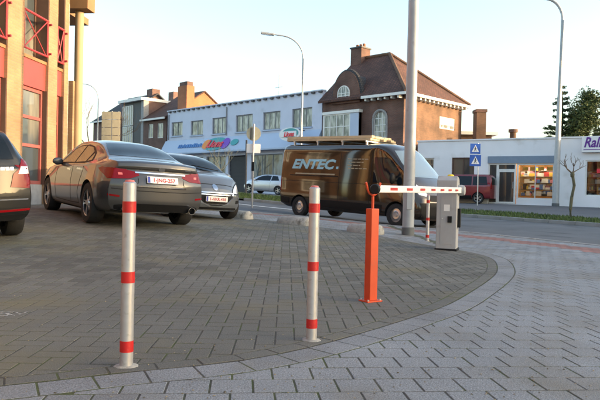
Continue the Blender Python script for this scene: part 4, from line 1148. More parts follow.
        zr = (z['rl']+z['rr'])/2-xr*pitch; o2 = W_(0, 0)
        M_ = Matrix(((fx.x, ly.x, up.x, o2.x), (fx.y, ly.y, up.y, o2.y), (fx.z, ly.z, up.z, zr), (0, 0, 0, 1)))
        s.root.matrix_world = M_; s.root.location = M_.translation; s.root.rotation_euler = M_.to_euler()

def mirror_y(pts): return [(-a, b) for a, b in pts][::-1]

# ---------------------------------------------------------------- grey saloon, rear three-quarter
T = dict(
 zc=[(0,.985),(.06,1.055),(.3,1.095),(.62,1.115),(.85,1.165),(1.3,1.32),(1.75,1.425),(2.2,1.455),(2.6,1.44),(3.0,1.335),(3.45,1.10),(3.65,1.025),(4.2,.95),(4.55,.86),(4.72,.76),(4.79,.66)],
 zt=[(0,.965),(.06,1.03),(.3,1.06),(.62,1.075),(.85,1.12),(1.3,1.27),(1.75,1.37),(2.2,1.40),(2.6,1.385),(3.0,1.285),(3.45,1.06),(3.65,.99),(4.2,.91),(4.55,.82),(4.72,.72),(4.79,.63)],
 wt=[(0,.66),(.3,.70),(.62,.68),(.85,.64),(1.3,.585),(1.75,.565),(2.2,.565),(2.6,.58),(3.0,.63),(3.45,.72),(3.65,.75),(4.2,.72),(4.6,.62),(4.79,.5)],
 zs=[(0,.90),(.3,.955),(.8,.985),(1.4,.965),(2.4,.935),(3.4,.915),(4.0,.87),(4.5,.77),(4.79,.58)],
 ws=[(0,.73),(.3,.795),(.8,.85),(1.4,.865),(2.4,.865),(3.4,.855),(4.0,.83),(4.5,.75),(4.79,.62)],
 wm=[(0,.80),(.2,.865),(.6,.905),(1.1,.915),(1.7,.905),(2.5,.90),(3.3,.905),(3.9,.91),(4.4,.875),(4.65,.80),(4.79,.72)],
 zm=[(0,.62),(.6,.70),(1.1,.72),(2,.66),(3,.64),(3.9,.66),(4.5,.55),(4.79,.48)],
 zb=[(0,.27),(.5,.23),(1.2,.19),(3.6,.18),(4.3,.19),(4.79,.22)], wl=[(0,.70),(.6,.80),(1.2,.82),(3.6,.82),(4.4,.78),(4.79,.6)])
rear_s = lambda z: .0+(.13*max(0, (z-.72))/.3 if z < .92 else .087-.03*(z-.92)/.1)+.10*max(0, (.42-z)/.2)
front_s = lambda z: .10*max(0, (z-.55)/.2)+.06*max(0, (.35-z)/.15)
sed = Car('saloon_car', 'sedan_paint', 4.79, T, rear_s, front_s, .30, .42, (1.02, 3.87), .335, .045,
          'grey metallic saloon parked with its rear to the camera, showing red tail lights and plate', 'car')
c = sed
c.patch('rear_window', [(-.585,1.15),(.585,1.15),(.525,1.28),(.46,1.365),(0,1.39),(-.46,1.365),(-.525,1.28)], 'B', 'car_glass', .004, .03)
for sd_ in 'LR':
    tr = c.patch('window_trim', [(1.12,1.03),(1.5,.985),(2.3,.975),(3.22,.965),(3.0,1.14),(2.78,1.245),(2.48,1.32),(2.0,1.335),(1.68,1.295),(1.36,1.185)], sd_, 'black_plastic', .003, .04)
    c.patch('side_window', [(1.45,1.015),(2.05,1.0),(2.05,1.308),(1.72,1.278),(1.48,1.20)], sd_, 'car_glass', .007, .06, tr)
    c.patch('side_window', [(2.12,1.0),(3.1,.99),(2.93,1.13),(2.72,1.232),(2.45,1.298),(2.12,1.308)], sd_, 'car_glass', .007, .06, tr)
    c.patch('quarter_window', [(1.2,1.04),(1.38,1.022),(1.39,1.165),(1.33,1.145)], sd_, 'car_glass', .007, .05, tr)
    c.line('door_seam', [(2.085,.97),(2.09,.6),(2.06,.3)], .012, sd_); c.line('door_seam', [(3.2,.95),(3.22,.6),(3.15,.3),(2.06,.29),(1.55,.3)], .012, sd_)
    c.line('door_seam', [(1.38,.98),(1.42,.78),(1.62,.5),(1.56,.3)], .012, sd_)
    c.patch('door_handle', [(2.15,.845),(2.38,.855),(2.38,.885),(2.15,.878)], sd_, 'chrome', .02, .05, None, .02)
    c.patch('door_handle', [(1.5,.865),(1.74,.872),(1.74,.902),(1.5,.898)], sd_, 'chrome', .02, .05, None, .02)
    c.patch('sill_trim', [(1.5,.2),(3.4,.2),(3.4,.235),(1.5,.235)], sd_, 'black_plastic', .006, .1)
    # wrap-around part of the tail light
    c.patch('tail_light_side', [(.17,.775),(.50,.865),(.62,.92),(.5,.945),(.17,.93)], sd_, 'tail_red', .006, .03)
for sg in (1, -1):
    ol = [(.36,.84),(.50,.785),(.80,.765),(.835,.85),(.82,.92),(.70,.938),(.52,.915),(.38,.888)]
    ol = ol if sg > 0 else mirror_y(ol)
    t = c.patch('tail_light', ol, 'B', 'tail_red', .007, .03)
    i1 = [(.60,.835),(.66,.832),(.665,.868),(.605,.868)]; i1 = i1 if sg > 0 else mirror_y(i1)
    c.patch('lamp_spot', i1, 'B', 'tail_bright', .010, .03, t)
    rf_ = [(.64,.485),(.80,.50),(.80,.53),(.64,.515)]; c.patch('reflector', rf_ if sg > 0 else mirror_y(rf_), 'B', 'tail_red', .006, .03)
    ex = MB().lathe([(.055, -.06), (.06, -.06), (.06, .12), (.05, .12), (.05, -.05)], 16, 'x'); o = ex.build('exhaust_tip', 'chrome', c.root, smooth=40); o.location = (.10, sg*.56, .31)
c.patch('chrome_strip', [(-.42,.872),(.42,.872),(.42,.895),(-.42,.895)], 'B', 'chrome', .014, .06)
c.patch('plate_recess', [(-.36,.69),(.36,.69),(.39,.865),(-.39,.865)], 'B', 'sedan_paint', .003, .06)
c.patch('recess_lip', [(-.38,.665),(.38,.665),(.38,.685),(-.38,.685)], 'B', 'chrome', .01, .06)
c.plate('B', 0, .785, txt='1-JNG-257', tilt=R(18), off=.03)
c.patch('badge', [(.055*math.cos(a), .955+.032*math.sin(a)) for a in np.linspace(0, 6.28, 17)[:-1]], 'B', 'badge', .012, .03)
c.patch('badge', [(-.55,.955),(-.42,.957),(-.42,.975),(-.55,.973)], 'B', 'badge', .006, .05)
c.line('boot_seam', [(-.74,.935),(-.6,.945),(.6,.945),(.74,.935)], .012, 'B'); c.line('boot_seam', [(-.43,.66),(.43,.66)], .012, 'B')
c.line('boot_seam', [(-.37,.90),(-.385,.72),(-.43,.66)], .012, 'B'); c.line('boot_seam', [(.37,.90),(.385,.72),(.43,.66)], .012, 'B')
c.line('bumper_seam', [(-.80,.62),(-.4,.60),(.4,.60),(.80,.62)], .012, 'B')
c.patch('diffuser', [(-.72,.275),(.72,.275),(.70,.36),(.46,.40),(-.46,.40),(-.70,.36)], 'B', 'black_plastic', .008, .06)
c.add_wheels(1.56, .23, 5); c.mirror(2.98, .93, 1.0, None, (.09, .10, .07))
hd = Vector((-math.sin(R(34.5)), math.cos(R(34.5)))); sed.place(-3.46, 10.33, hd, (1.02, .78))

# ---------------------------------------------------------------- dark estate car, only its rear corner in view
T2 = dict(
 zc=[(0,.95),(.05,1.02),(.12,1.12),(.35,1.36),(.6,1.455),(1.6,1.475),(2.4,1.46),(2.9,1.36),(3.35,1.10),(3.55,1.02),(4.2,.93),(4.5,.8),(4.6,.68)],
 zt=[(0,.94),(.05,1.01),(.12,1.10),(.35,1.32),(.6,1.405),(1.6,1.42),(2.4,1.40),(2.9,1.31),(3.35,1.06),(3.55,.98),(4.2,.89),(4.5,.76),(4.6,.65)],
 wt=[(0,.70),(.12,.66),(.35,.60),(.6,.585),(1.6,.585),(2.4,.59),(2.9,.64),(3.35,.73),(3.55,.75),(4.2,.7),(4.6,.5)],
 zs=[(0,.92),(.12,.98),(.5,.99),(1.5,.96),(3.3,.91),(4.0,.86),(4.6,.6)], ws=[(0,.76),(.12,.80),(.5,.84),(1.5,.86),(3.3,.85),(4.0,.82),(4.6,.6)],
 wm=[(0,.82),(.2,.86),(.6,.885),(1.5,.89),(3.3,.885),(4.1,.87),(4.6,.72)], zm=[(0,.62),(1,.70),(3,.64),(4.6,.5)],
 zb=[(0,.30),(.5,.25),(1.2,.2),(4.6,.22)], wl=[(0,.74),(.6,.8),(3.6,.82),(4.6,.6)])
rear_e = lambda z: .05*max(0, (z-.6)/.3)+.07*max(0, (.42-z)/.15) if z < 1.0 else .05+.0*(z)
est = Car('estate_car', 'black_paint', 4.6, T2, rear_e, front_s, .20, .4, (.98, 3.56), .33, .05, 'dark estate car cut by the left edge of the view, showing its rear right corner', 'car', falloff=.55)
c = est
c.patch('rear_window', [(-.62,1.06),(.62,1.06),(.54,1.30),(.50,1.385),(-.50,1.385),(-.54,1.30)], 'B', 'car_glass', .005, .04)
for sg in (1, -1):
    ol = [(.56,.72),(.80,.70),(.83,.86),(.80,1.02),(.72,1.07),(.68,.95),(.60,.88)]; ol = ol if sg > 0 else mirror_y(ol)
    t = c.patch('tail_light', ol, 'B', 'tail_red', .008, .03)
    i1 = [(.66,.88),(.80,.88),(.79,.97),(.70,.97)]; c.patch('indicator', i1 if sg > 0 else mirror_y(i1), 'B', 'head_lens', .011, .03, t)
    rf_ = [(.40,.415),(.80,.425),(.80,.45),(.40,.44)]; c.patch('reflector', rf_ if sg > 0 else mirror_y(rf_), 'B', 'tail_red', .007, .04)
    c.patch('side_window', [(.45,1.04),(1.0,1.0),(1.0,1.34),(.7,1.34),(.5,1.25)] , 'L' if sg > 0 else 'R', 'car_glass', .006, .06)
    c.patch('side_window', [(1.08,1.0),(1.95,.985),(1.95,1.375),(1.08,1.36)], 'L' if sg > 0 else 'R', 'car_glass', .006, .06)
    c.patch('side_window', [(2.03,.985),(3.02,.97),(2.75,1.25),(2.4,1.345),(2.03,1.37)], 'L' if sg > 0 else 'R', 'car_glass', .006, .06)
    c.patch('tail_light_side', [(.17,.73),(.36,.78),(.40,.95),(.17,.99)], 'L' if sg > 0 else 'R', 'tail_red', .006, .03)
c.plate('B', 0, .78, txt='1-DLK-093', off=.02)
c.line('tailgate_seam', [(-.66,.60),(.66,.60)], .01, 'B'); c.patch('bumper_strip', [(-.78,.56),(.78,.56),(.78,.575),(-.78,.575)], 'B', 'chrome', .006, .06)
for k in range(4): c.patch('model_badge', [(-.40-.055*k,.925),(-.445-.055*k,.925),(-.445-.055*k,.965),(-.40-.055*k,.965)], 'B', 'badge', .006, .05)
c.patch('lower_bumper', [(-.74,.305),(.74,.305),(.78,.38),(-.78,.38)], 'B', 'black_plastic', .007, .06)
c.add_wheels(1.54, .21, 5); c.mirror(2.85, .97, 1.0)
hd = Vector((-math.sin(R(38)), math.cos(R(38)))); est.place(-3.40, 7.85, hd, (.10, -.80))

# ---------------------------------------------------------------- grey hatchback facing the camera
def hatch_tables(k=1.):
    return dict(
 zc=[(0,.92),(.06,1.0),(.14,1.12),(.35,1.33),(.7,1.43),(1.4,1.46),(2.0,1.44),(2.45,1.34),(3.0,1.07),(3.15,1.02),(3.6,.93),(3.85,.80),(3.96,.68)],
 zt=[(0,.90),(.06,.98),(.14,1.09),(.35,1.29),(.7,1.385),(1.4,1.41),(2.0,1.39),(2.45,1.29),(3.0,1.03),(3.15,.98),(3.6,.885),(3.85,.76),(3.96,.65)],
 wt=[(0,.62),(.14,.60),(.35,.57),(.7,.56),(1.4,.565),(2.0,.575),(2.45,.62),(3.0,.71),(3.15,.72),(3.6,.66),(3.96,.46)],
 zs=[(0,.88),(.14,.96),(.8,.97),(1.6,.94),(2.9,.90),(3.4,.85),(3.7,.77),(3.96,.60)], ws=[(0,.70),(.14,.76),(.8,.82),(1.6,.83),(2.9,.825),(3.4,.79),(3.7,.72),(3.96,.58)],
 wm=[(0,.76),(.2,.82),(.6,.865),(1.6,.86),(2.6,.86),(3.2,.87),(3.6,.83),(3.85,.76),(3.96,.70)], zm=[(0,.6),(1,.68),(2.6,.63),(3.3,.62),(3.96,.48)],
 zb=[(0,.28),(.5,.22),(1.2,.18),(3.3,.18),(3.96,.20)], wl=[(0,.66),(.6,.76),(3.2,.77),(3.96,.60)])
T3 = hatch_tables()
front_h = lambda z: .16*max(0, (z-.55)/.3)+.05*max(0, (.34-z)/.15)
def car_windows_hatch(c, glass='car_glass', fs='car_glass'):
    c.patch('windscreen', [(-.68,1.055),(.68,1.055),(.60,1.25),(.53,1.375),(-.53,1.375),(-.60,1.25)], 'F', fs, .004, .035)
    for sd_ in 'LR':
        c.patch('side_window', [(.62,1.02),(1.3,.985),(1.3,1.35),(.85,1.33)], sd_, glass, .006, .06)
        c.patch('side_window', [(1.37,.98),(2.72,.955),(2.45,1.18),(2.1,1.315),(1.75,1.36),(1.37,1.352)], sd_, glass, .006, .06)
        c.line('door_seam', [(2.72,.92),(2.74,.6),(2.66,.28),(1.4,.27),(1.33,.95)], .012, sd_)
        c.patch('door_handle', [(1.45,.86),(1.66,.865),(1.66,.892),(1.45,.888)], sd_, c.paint, .025, .05, None, .025)
    c.patch('rear_window', [(-.58,1.07),(.58,1.07),(.50,1.34),(-.50,1.34)], 'B', glass, .005, .05)
    for sg in (1, -1):
        tl_ = [(.50,.75),(.72,.74),(.74,.95),(.56,.96)]; c.patch('tail_light', tl_ if sg > 0 else mirror_y(tl_), 'B', 'tail_red', .008, .04)
hat = Car('hatchback_car', 'hatch_paint', 3.96, T3, lambda z: .06*max(0, (z-.6)/.3), front_h, .18, .40, (.65, 3.19), .31, .045,
          'blue-grey hatchback facing the camera behind the grey saloon, with smiling dark grille', 'car')
c = hat; car_windows_hatch(c)
gr = [(-.44,.575),(.44,.575),(.40,.48),(.28,.37),(.12,.315),(-.12,.315),(-.28,.37),(-.40,.48)]
c.patch('grille_surround', [(x*1.13, .445+(z-.445)*1.22) for x, z in gr], 'F', 'chrome', .006, .05)
gp = c.patch('grille', gr, 'F', 'black_plastic', .012, .04)
c.line('grille_slat', [(-.38,.545),(.38,.545)], .014, 'F', 'chrome', .016, gp); c.line('grille_slat', [(-.2,.345),(.2,.345)], .012, 'F', 'chrome', .016, gp)
c.plate('F', 0, .455, txt='1-HKR-418', off=.03)
c.patch('badge', [(.06*math.cos(a), .70+.065*math.sin(a)) for a in np.linspace(0, 6.28, 17)[:-1]], 'F', 'badge', .012, .03)
c.patch('lower_intake', [(-.62,.225),(.62,.225),(.58,.275),(-.58,.275)], 'F', 'black_plastic', .007, .05)
c.patch('lip_strip', [(-.60,.205),(.60,.205),(.61,.22),(-.61,.22)], 'F', 'chrome', .009, .05)
for sg in (1, -1):
    ho_ = [(.43,.585),(.67,.555),(.775,.67),(.75,.84),(.62,.775),(.47,.67)]; c.patch('headlight_housing', ho_ if sg > 0 else mirror_y(ho_), 'F', 'black_plastic', .004, .03)
    hl_ = [(.46,.60),(.66,.58),(.74,.68),(.72,.80),(.62,.745),(.50,.66)]; c.patch('headlight', hl_ if sg > 0 else mirror_y(hl_), 'F', 'head_lens', .008, .03)
    fg_ = [(.56,.37),(.68,.38),(.69,.45),(.57,.44)]; c.patch('fog_lamp', fg_ if sg > 0 else mirror_y(fg_), 'F', 'black_plastic', .007, .03)
c.line('bonnet_seam', [(-.55,.735),(-.3,.765),(.3,.765),(.55,.735)], .012, 'F')
wp = MB().tube([(3.03, .5, 1.085), (2.86, -.1, 1.17)], .01, 5).tube([(3.03, -.1, 1.09), (2.86, -.55, 1.15)], .01, 5).build('wipers', 'black_plastic', c.root)
c.add_wheels(1.50, .2, 5); c.mirror(2.62, .95, .98)
hd = Vector((.59, -.81)); hat.place(-1.66, 14.32, hd, (3.19, .75))

# ---------------------------------------------------------------- dark brown panel van
T4 = dict(
 zc=[(0,2.40),(.05,2.49),(.2,2.52),(4.0,2.53),(4.35,2.50),(4.6,2.40),(4.95,2.08),(5.3,1.70),(5.45,1.52),(5.6,1.42),(5.82,1.24),(5.93,1.08),(5.99,.92)],
 zt=[(0,2.34),(.05,2.41),(.2,2.43),(4.0,2.44),(4.35,2.39),(4.6,2.27),(4.95,1.95),(5.3,1.60),(5.45,1.44),(5.6,1.34),(5.82,1.17),(5.93,1.02),(5.99,.88)],
 wt=[(0,.90),(.2,.92),(4.0,.92),(4.35,.90),(4.6,.86),(4.95,.84),(5.3,.88),(5.45,.89),(5.6,.88),(5.82,.84),(5.99,.74)],
 zs=[(0,1.25),(4.3,1.25),(4.9,1.22),(5.4,1.16),(5.7,1.06),(5.99,.84)], ws=[(0,1.0),(.2,1.015),(4.3,1.015),(4.9,1.0),(5.4,.98),(5.7,.95),(5.99,.84)],
 wm=[(0,1.0),(.2,1.02),(4.5,1.025),(5.2,1.025),(5.6,1.01),(5.85,.96),(5.99,.90)], zm=[(0,.75),(5.2,.75),(5.99,.62)],
 zb=[(0,.42),(.4,.30),(5.2,.26),(5.99,.24)], wl=[(0,.92),(5.2,.94),(5.7,.85),(5.99,.7)])
front_v = lambda z: .10*max(0, (z-.7)/.3)+.05*max(0, (.36-z)/.15)
van = Car('panel_van', 'van_paint', 5.99, T4, lambda z: .0, front_v, .05, .20, (1.0, 5.035), .345, .06,
          'dark brown high-roof panel van with pale blue ENTEC lettering and timber on its roof', 'van', falloff=.5, boxy=True)
c = van
c.patch('windscreen', [(-.80,1.50),(.80,1.50),(.78,1.9),(.70,2.28),(.0,2.33),(-.70,2.28),(-.78,1.9)], 'F', 'screen_glass', .005, .06)
for sd_ in 'LR':
    c.patch('door_window', [(4.12,1.28),(5.22,1.26),(5.05,1.62),(4.72,1.98),(4.5,2.06),(4.12,2.06)], sd_, 'car_glass', .006, .07)
    c.patch('lower_cladding', [(1.5,.40),(4.50,.38),(4.52,.62),(1.48,.64)], sd_, 'black_plastic', .014, .1)
    c.patch('rear_cladding', [(.1,.46),(.5,.44),(.52,.64),(.08,.66)], sd_, 'black_plastic', .014, .1)
    c.line('body_seam', [(.15,1.22),(2.0,1.22),(4.05,1.22)], .012, sd_); c.line('door_seam', [(4.02,2.2),(4.02,.45)], .012, sd_); c.line('door_seam', [(2.75,2.2),(2.75,.45)], .012, sd_)
    c.line('door_seam', [(5.25,1.2),(5.22,.75),(5.3,.5)], .01, sd_)
    c.patch('door_handle', [(4.2,1.08),(4.42,1.08),(4.42,1.12),(4.2,1.12)], sd_, 'black_plastic', .03, .05, None, .03)
    c.patch('sliding_rail', [(.5,1.40),(2.7,1.40),(2.7,1.43),(.5,1.43)], sd_, 'black_plastic', .012, .1)
c.text('lettering', 'ENTEC', .43, 'R', 1.50, 1.66, 'entec_blue', .28, .018, .008, None, 2.0)
c.patch('lettering_dot', [(2.58,1.66),(2.67,1.66),(2.68,1.74),(2.59,1.74)], 'R', 'entec_blue', .008, .1)
c.patch('stripe', [(.75,1.455),(2.55,1.455),(2.58,1.50),(.77,1.50)], 'R', 'decal_tan', .016, .1)
for k, z in enumerate((1.98, 1.88, 1.78, 1.68)):
    q = 3.05+.04*(k % 2); j = random.Random(k)
    while q < 3.75-.1*(k % 3):
        w_ = j.uniform(.05, .2); c.patch('small_print', [(q,z),(q+w_,z),(q+w_,z+.028),(q,z+.028)], 'R', 'decal_tan', .007, .1); q += w_+.035
for sg in (1, -1):
    tl_ = [(.86,.85),(.985,.85),(.98,1.35),(.90,1.35)]; c.patch('tail_light', tl_ if sg > 0 else mirror_y(tl_), 'B', 'tail_red', .01, .05)
    c.patch('tail_light_side', [(.0,.86),(.10,.86),(.09,1.34),(.0,1.34)], 'L' if sg > 0 else 'R', 'tail_red', .008, .04)
    hl_ = [(.56,.92),(.86,.98),(.93,1.12),(.86,1.28),(.72,1.18),(.58,1.02)]; c.patch('headlight', hl_ if sg > 0 else mirror_y(hl_), 'F', 'head_lens', .01, .04)
c.patch('rear_door_window', [(.1,1.5),(.72,1.5),(.70,2.0),(.1,2.0)], 'B', 'car_glass', .006, .08); c.patch('rear_door_window', [(-.72,1.5),(-.1,1.5),(-.1,2.0),(-.70,2.0)], 'B', 'car_glass', .006, .08)
c.patch('grille', [(-.52,.80),(.52,.80),(.50,.98),(-.50,.98)], 'F', 'black_plastic', .01, .05)
c.patch('front_bumper', [(-.88,.30),(.88,.30),(.90,.74),(.5,.76),(-.5,.76),(-.90,.74)], 'F', 'black_plastic', .016, .06)
c.plate('F', 0, .52, txt='1-ABM-772', off=.03)
c.add_wheels(1.80, .22, 5, 'alloy', steel=True); c.mirror(4.98, 1.17, 1.42, 'black_plastic', (.09, .13, .17))
# roof rack and the timber lying on it (parts of the load are lashed to the van)
rk = MB()
for x in (.4, 1.5, 2.6, 3.6):
    rk.box(x-.03, x+.03, -.80, .80, 2.555, 2.60)
    for y in (-.74, .74): rk.box(x-.025, x+.025, y-.025, y+.025, 2.36, 2.554)
rk.build('roof_rack', 'galv', c.root)
for lay in range(2):
    for k in range(7-lay):
        y = -.72+.2*k+.1*lay; z = 2.605+.085*lay; j = random.Random(lay*9+k)
        MB().box(-.25+j.uniform(0, .25), 3.95-j.uniform(0, .3)-.15*lay, y, y+j.uniform(.15, .185), z, z+j.uniform(.065, .082)).build('timber', 'timber', c.root, bevel=.006)
hd = Vector((2.87, -2.82)).normalized(); van.place(-.03, 21.25, hd, (1.0, -.98), -.10)

# ---------------------------------------------------------------- small cars across the road
sil = Car('silver_hatchback', 'silver_paint', 3.96, T3, lambda z: .06*max(0, (z-.6)/.3), front_h, .18, .40, (.65, 3.19), .31, .045,
          'small silver car parked in front of the lilac building, behind the van', 'car')
car_windows_hatch(sil); sil.add_wheels(1.5, .2, 5)
for sg in (1, -1):
    hl_ = [(.46,.60),(.66,.58),(.74,.68),(.72,.80),(.62,.745),(.50,.66)]; sil.patch('headlight', hl_ if sg > 0 else mirror_y(hl_), 'F', 'head_lens', .008, .05)
sil.mirror(2.62, .95, .98)
sil.place(at_depth(278, 193, 44.5).x, 44.5, Vector((-.86, .5)).normalized(), (.65, .75))
T5 = dict(
 zc=[(0,1.50),(.05,1.62),(.2,1.78),(.6,1.83),(2.2,1.83),(2.7,1.72),(3.3,1.20),(3.45,1.13),(4.0,1.05),(4.25,.9),(4.35,.75)],
 zt=[(0,1.45),(.05,1.57),(.2,1.72),(.6,1.76),(2.2,1.76),(2.7,1.65),(3.3,1.16),(3.45,1.09),(4.0,1.0),(4.25,.86),(4.35,.72)],
 wt=[(0,.66),(.6,.68),(2.2,.68),(2.7,.70),(3.3,.78),(3.45,.78),(4.0,.72),(4.35,.55)],
 zs=[(0,1.08),(2,1.06),(3.3,1.02),(4.0,.93),(4.35,.68)], ws=[(0,.82),(2,.86),(3.3,.85),(4.0,.80),(4.35,.62)],
 wm=[(0,.84),(.4,.88),(3.4,.89),(4.0,.86),(4.35,.72)], zm=[(0,.72),(4.35,.6)], zb=[(0,.32),(1,.26),(4.35,.26)], wl=[(0,.76),(1,.82),(3.6,.82),(4.35,.65)])
mv = Car('maroon_people_carrier', 'maroon_paint', 4.35, T5, lambda z: .0, front_h, .10, .35, (.8, 3.5), .33, .05,
         'maroon people carrier parked at the white shop, beside the blue crossing signs', 'car')
mv.patch('windscreen', [(-.72,1.24),(.72,1.24),(.62,1.66),(-.62,1.66)], 'F', 'car_glass', .005, .06); mv.patch('rear_window', [(-.6,1.16),(.6,1.16),(.56,1.62),(-.56,1.62)], 'B', 'car_glass', .005, .06)
for sd_ in 'LR':
    for ol in ([(.25,1.14),(1.15,1.12),(1.15,1.66),(.35,1.66)], [(1.22,1.12),(2.1,1.11),(2.1,1.68),(1.22,1.67)], [(2.17,1.11),(3.08,1.1),(2.7,1.5),(2.5,1.63),(2.17,1.67)]):
        mv.patch('side_window', ol, sd_, 'car_glass', .006, .07)
    mv.patch('lower_cladding', [(1.2,.30),(3.05,.30),(3.05,.50),(1.2,.50)], sd_, 'black_plastic', .012, .1)
for sg in (1, -1):
    tl_ = [(.6,.9),(.8,.9),(.8,1.3),(.66,1.3)]; mv.patch('tail_light', tl_ if sg > 0 else mirror_y(tl_), 'B', 'tail_red', .008, .05)
    hl_ = [(.5,.66),(.76,.68),(.76,.86),(.55,.84)]; mv.patch('headlight', hl_ if sg > 0 else mirror_y(hl_), 'F', 'head_lens', .008, .05)
mv.add_wheels(1.56, .2, 5); mv.mirror(2.85, 1.0, 1.12)
mv.place(at_depth(478, 203, 37.9).x, 37.9, Vector((-.86, .51)).normalized(), (.8, .78))

# ================================================================== STREET FURNITURE
def bollard(x, y, h, label, lean=(0, 0)):
    z = g(x, y); e = empty('bollard', (x, y, z), 0, label, 'bollard', 'red banded steel bollards'); r_ = .0315
    e.rotation_euler = (lean[1], lean[0], random.uniform(0, 6))
    MB().lathe([(0, -.05), (r_, -.05), (r_, h-.006), (r_-.006, h), (0, h)], 40).build('post', 'post_silver', e, smooth=40)
    MB().lathe([(0, h+.0005), (r_-.007, h+.0005), (r_-.012, h+.010), (0, h+.012)], 32).build('cap', 'pink_cap', e, smooth=50)
    for f in (.11, .485, .865):
        MB().lathe([(r_-.001, h*f-.027), (r_+.0012, h*f-.027), (r_+.0012, h*f+.027), (r_-.001, h*f+.027)], 40).build('red_band', 'red_band', e, smooth=40)
    if h > .8:
        n = 22; prof = []
        mb = MB(); ring = [(.075*(1+.06*math.sin(k*2.1))*math.cos(2*math.pi*k/n), .062*(1+.06*math.cos(k*1.7))*math.sin(2*math.pi*k/n)) for k in range(n)]
        vs = [(a*.85, b*.85, -.004) for a, b in ring]+[(a*.72, b*.72, .004) for a, b in ring]+[(a*.3, b*.3, .007) for a, b in ring]
        mb.add(vs, [(q*n+i, q*n+(i+1) % n, (q+1)*n+(i+1) % n, (q+1)*n+i) for q in range(2) for i in range(n)]+[tuple(range(2*n, 3*n))])
        mb.build('concrete_foot', 'concrete', e, smooth=50)
    return e
bollard(-.825, 3.0, .893, 'silver bollard with three red bands, nearest the camera, in front of the saloon')
bollard(.085, 3.62, .893, 'silver bollard with three red bands in the middle, in front of the brown van')
bollard(2.40, 11.6, .86, 'small far bollard with red bands between lamp post and barrier cabinet')

# orange support post with fork
x, y = .585, 4.98; z = g(x, y)
bt = Vector((2.33, 9.86)); a0 = Vector((x, y)); bd = (bt-a0).normalized(); ang = math.atan2(bd.y, bd.x)
e = empty('barrier_support_post', (x, y, z), ang-R(90)+R(52), 'orange square steel post with a fork holding the tip of the barrier boom', 'post')
MB().box(-.038, .038, -.038, .038, .008, .745).build('post', 'orange', e, bevel=.006)
MB().box(-.075, .075, -.06, .06, -.003, .009).build('base_plate', 'orange', e, bevel=.002)
mb = MB()
for a, b in ((-.06, -.045), (.06, -.045), (-.06, .045), (.06, .045)): mb.lathe([(0, .0095), (.009, .0095), (.009, .02), (0, .02)], 6, c=(a, b, 0))
mb.build('bolts', 'galv', e)
MB().tube([(0, 0, .74), (0, 0, .845)], .011, 10).build('fork_stem', 'orange', e, smooth=40)
arcp = [(.06*math.sin(t), 0, .925-.072*math.cos(t)) for t in np.linspace(-1.35, 1.35, 13)]
MB().tube([(arcp[0][0]-.016, 0, arcp[0][2]+.045)]+arcp+[(arcp[-1][0]+.016, 0, arcp[-1][2]+.045)], .009, 8).build('fork', 'orange', e, smooth=40)

# barrier: cabinet, lamp, boom
cx, cy = 2.36, 9.88; z = g(cx, cy)
e = empty('parking_barrier', (cx, cy, z), ang-R(90), 'grey parking barrier cabinet with a white boom marked with red blocks', 'barrier')
# local +y points away from the boom tip, boom lies on the -x side
prof = [(-.19, .0), (.19, .0), (.19, 1.06), (.13, 1.14), (-.10, 1.17), (-.19, 1.10)]
MB().prism(prof, -.155, .155, 'x').build('cabinet', 'cabinet_grey', e, bevel=.012)
MB().box(-.17, .17, -.21, .21, -.01, .03).build('base_frame', 'black_plastic', e, bevel=.005)
MB().box(-.155, -.152, -.15, .15, .1, .95).box(-.09, .09, -.194, -.1901, .1, .86).build('door_panel', 'cabinet_grey', e)
MB().box(-.04, .05, -.1945, -.1941, .62, .72).build('warning_label', 'plate_white', e); MB().lathe([(0, 0), (.012, 0), (.012, .006), (0, .006)], 12, 'y', (-.06, -.2, .5)).build('lock', 'galv', e)
MB().lathe([(0, 1.155), (.05, 1.155), (.05, 1.185), (.035, 1.20), (0, 1.203)], 16, c=(.03, .0, 0)).build('warning_lamp', 'yellow_lamp', e, smooth=40)
MB().box(.02, .085, -.215, -.1905, .44, .54).build('push_button', 'black_plastic', e, bevel=.004)
MB().box(.156, .20, -.06, .1, .36, .66).build('loop_detector', 'black_plastic', e, bevel=.006)
blen = (bt-a0).length
bz0 = .895-z; bz1 = .955-z    # boom heights at tip and at cabinet
def boom_pt(s, x, dz):       # s metres from the cabinet towards the tip (local -y)
    t = s/blen; x -= .20*max(0, t); return (x, -s, (.955+(.905-.955)*t)-z+dz)
bx0 = .20
bw = .04
vs = []; 
for s_ in (-.22, blen+.03):
    hh = .046 if s_ < 1 else .030
    vs += [boom_pt(s_, bx0-bw/2, -hh), boom_pt(s_, bx0+bw/2, -hh), boom_pt(s_, bx0+bw/2, hh), boom_pt(s_, bx0-bw/2, hh)]
bo = MB().add(vs, [(0,1,2,3),(7,6,5,4),(0,4,5,1),(1,5,6,2),(2,6,7,3),(3,7,4,0)]).build('boom', 'boom_white', e, bevel=.008)
mk = []
s_ = .5
while s_ < blen-.15:
    for sd_ in (-1, 1):
        xx = bx0+sd_*(bw/2+.0012); a, b_ = s_, s_+.27
        ha = .012
        MB().add([boom_pt(a, xx, -ha), boom_pt(b_, xx, -ha), boom_pt(b_, xx, ha), boom_pt(a, xx, ha), boom_pt(a, xx-sd_*.002, -ha), boom_pt(b_, xx-sd_*.002, -ha), boom_pt(b_, xx-sd_*.002, ha), boom_pt(a, xx-sd_*.002, ha)],
                 [(0,1,2,3),(4,7,6,5),(0,4,5,1),(1,5,6,2),(2,6,7,3),(3,7,4,0)]).build('red_mark', 'red_band', bo)
    s_ += .67
MB().lathe([(0, -blen-.075), (.034, -blen-.075), (.04, -blen-.065), (.04, -blen-.031), (0, -blen-.031)], 24, 'y', (bx0-.20, 0, bz0+.008)).build('tip_cap', 'black_plastic', bo, smooth=40)
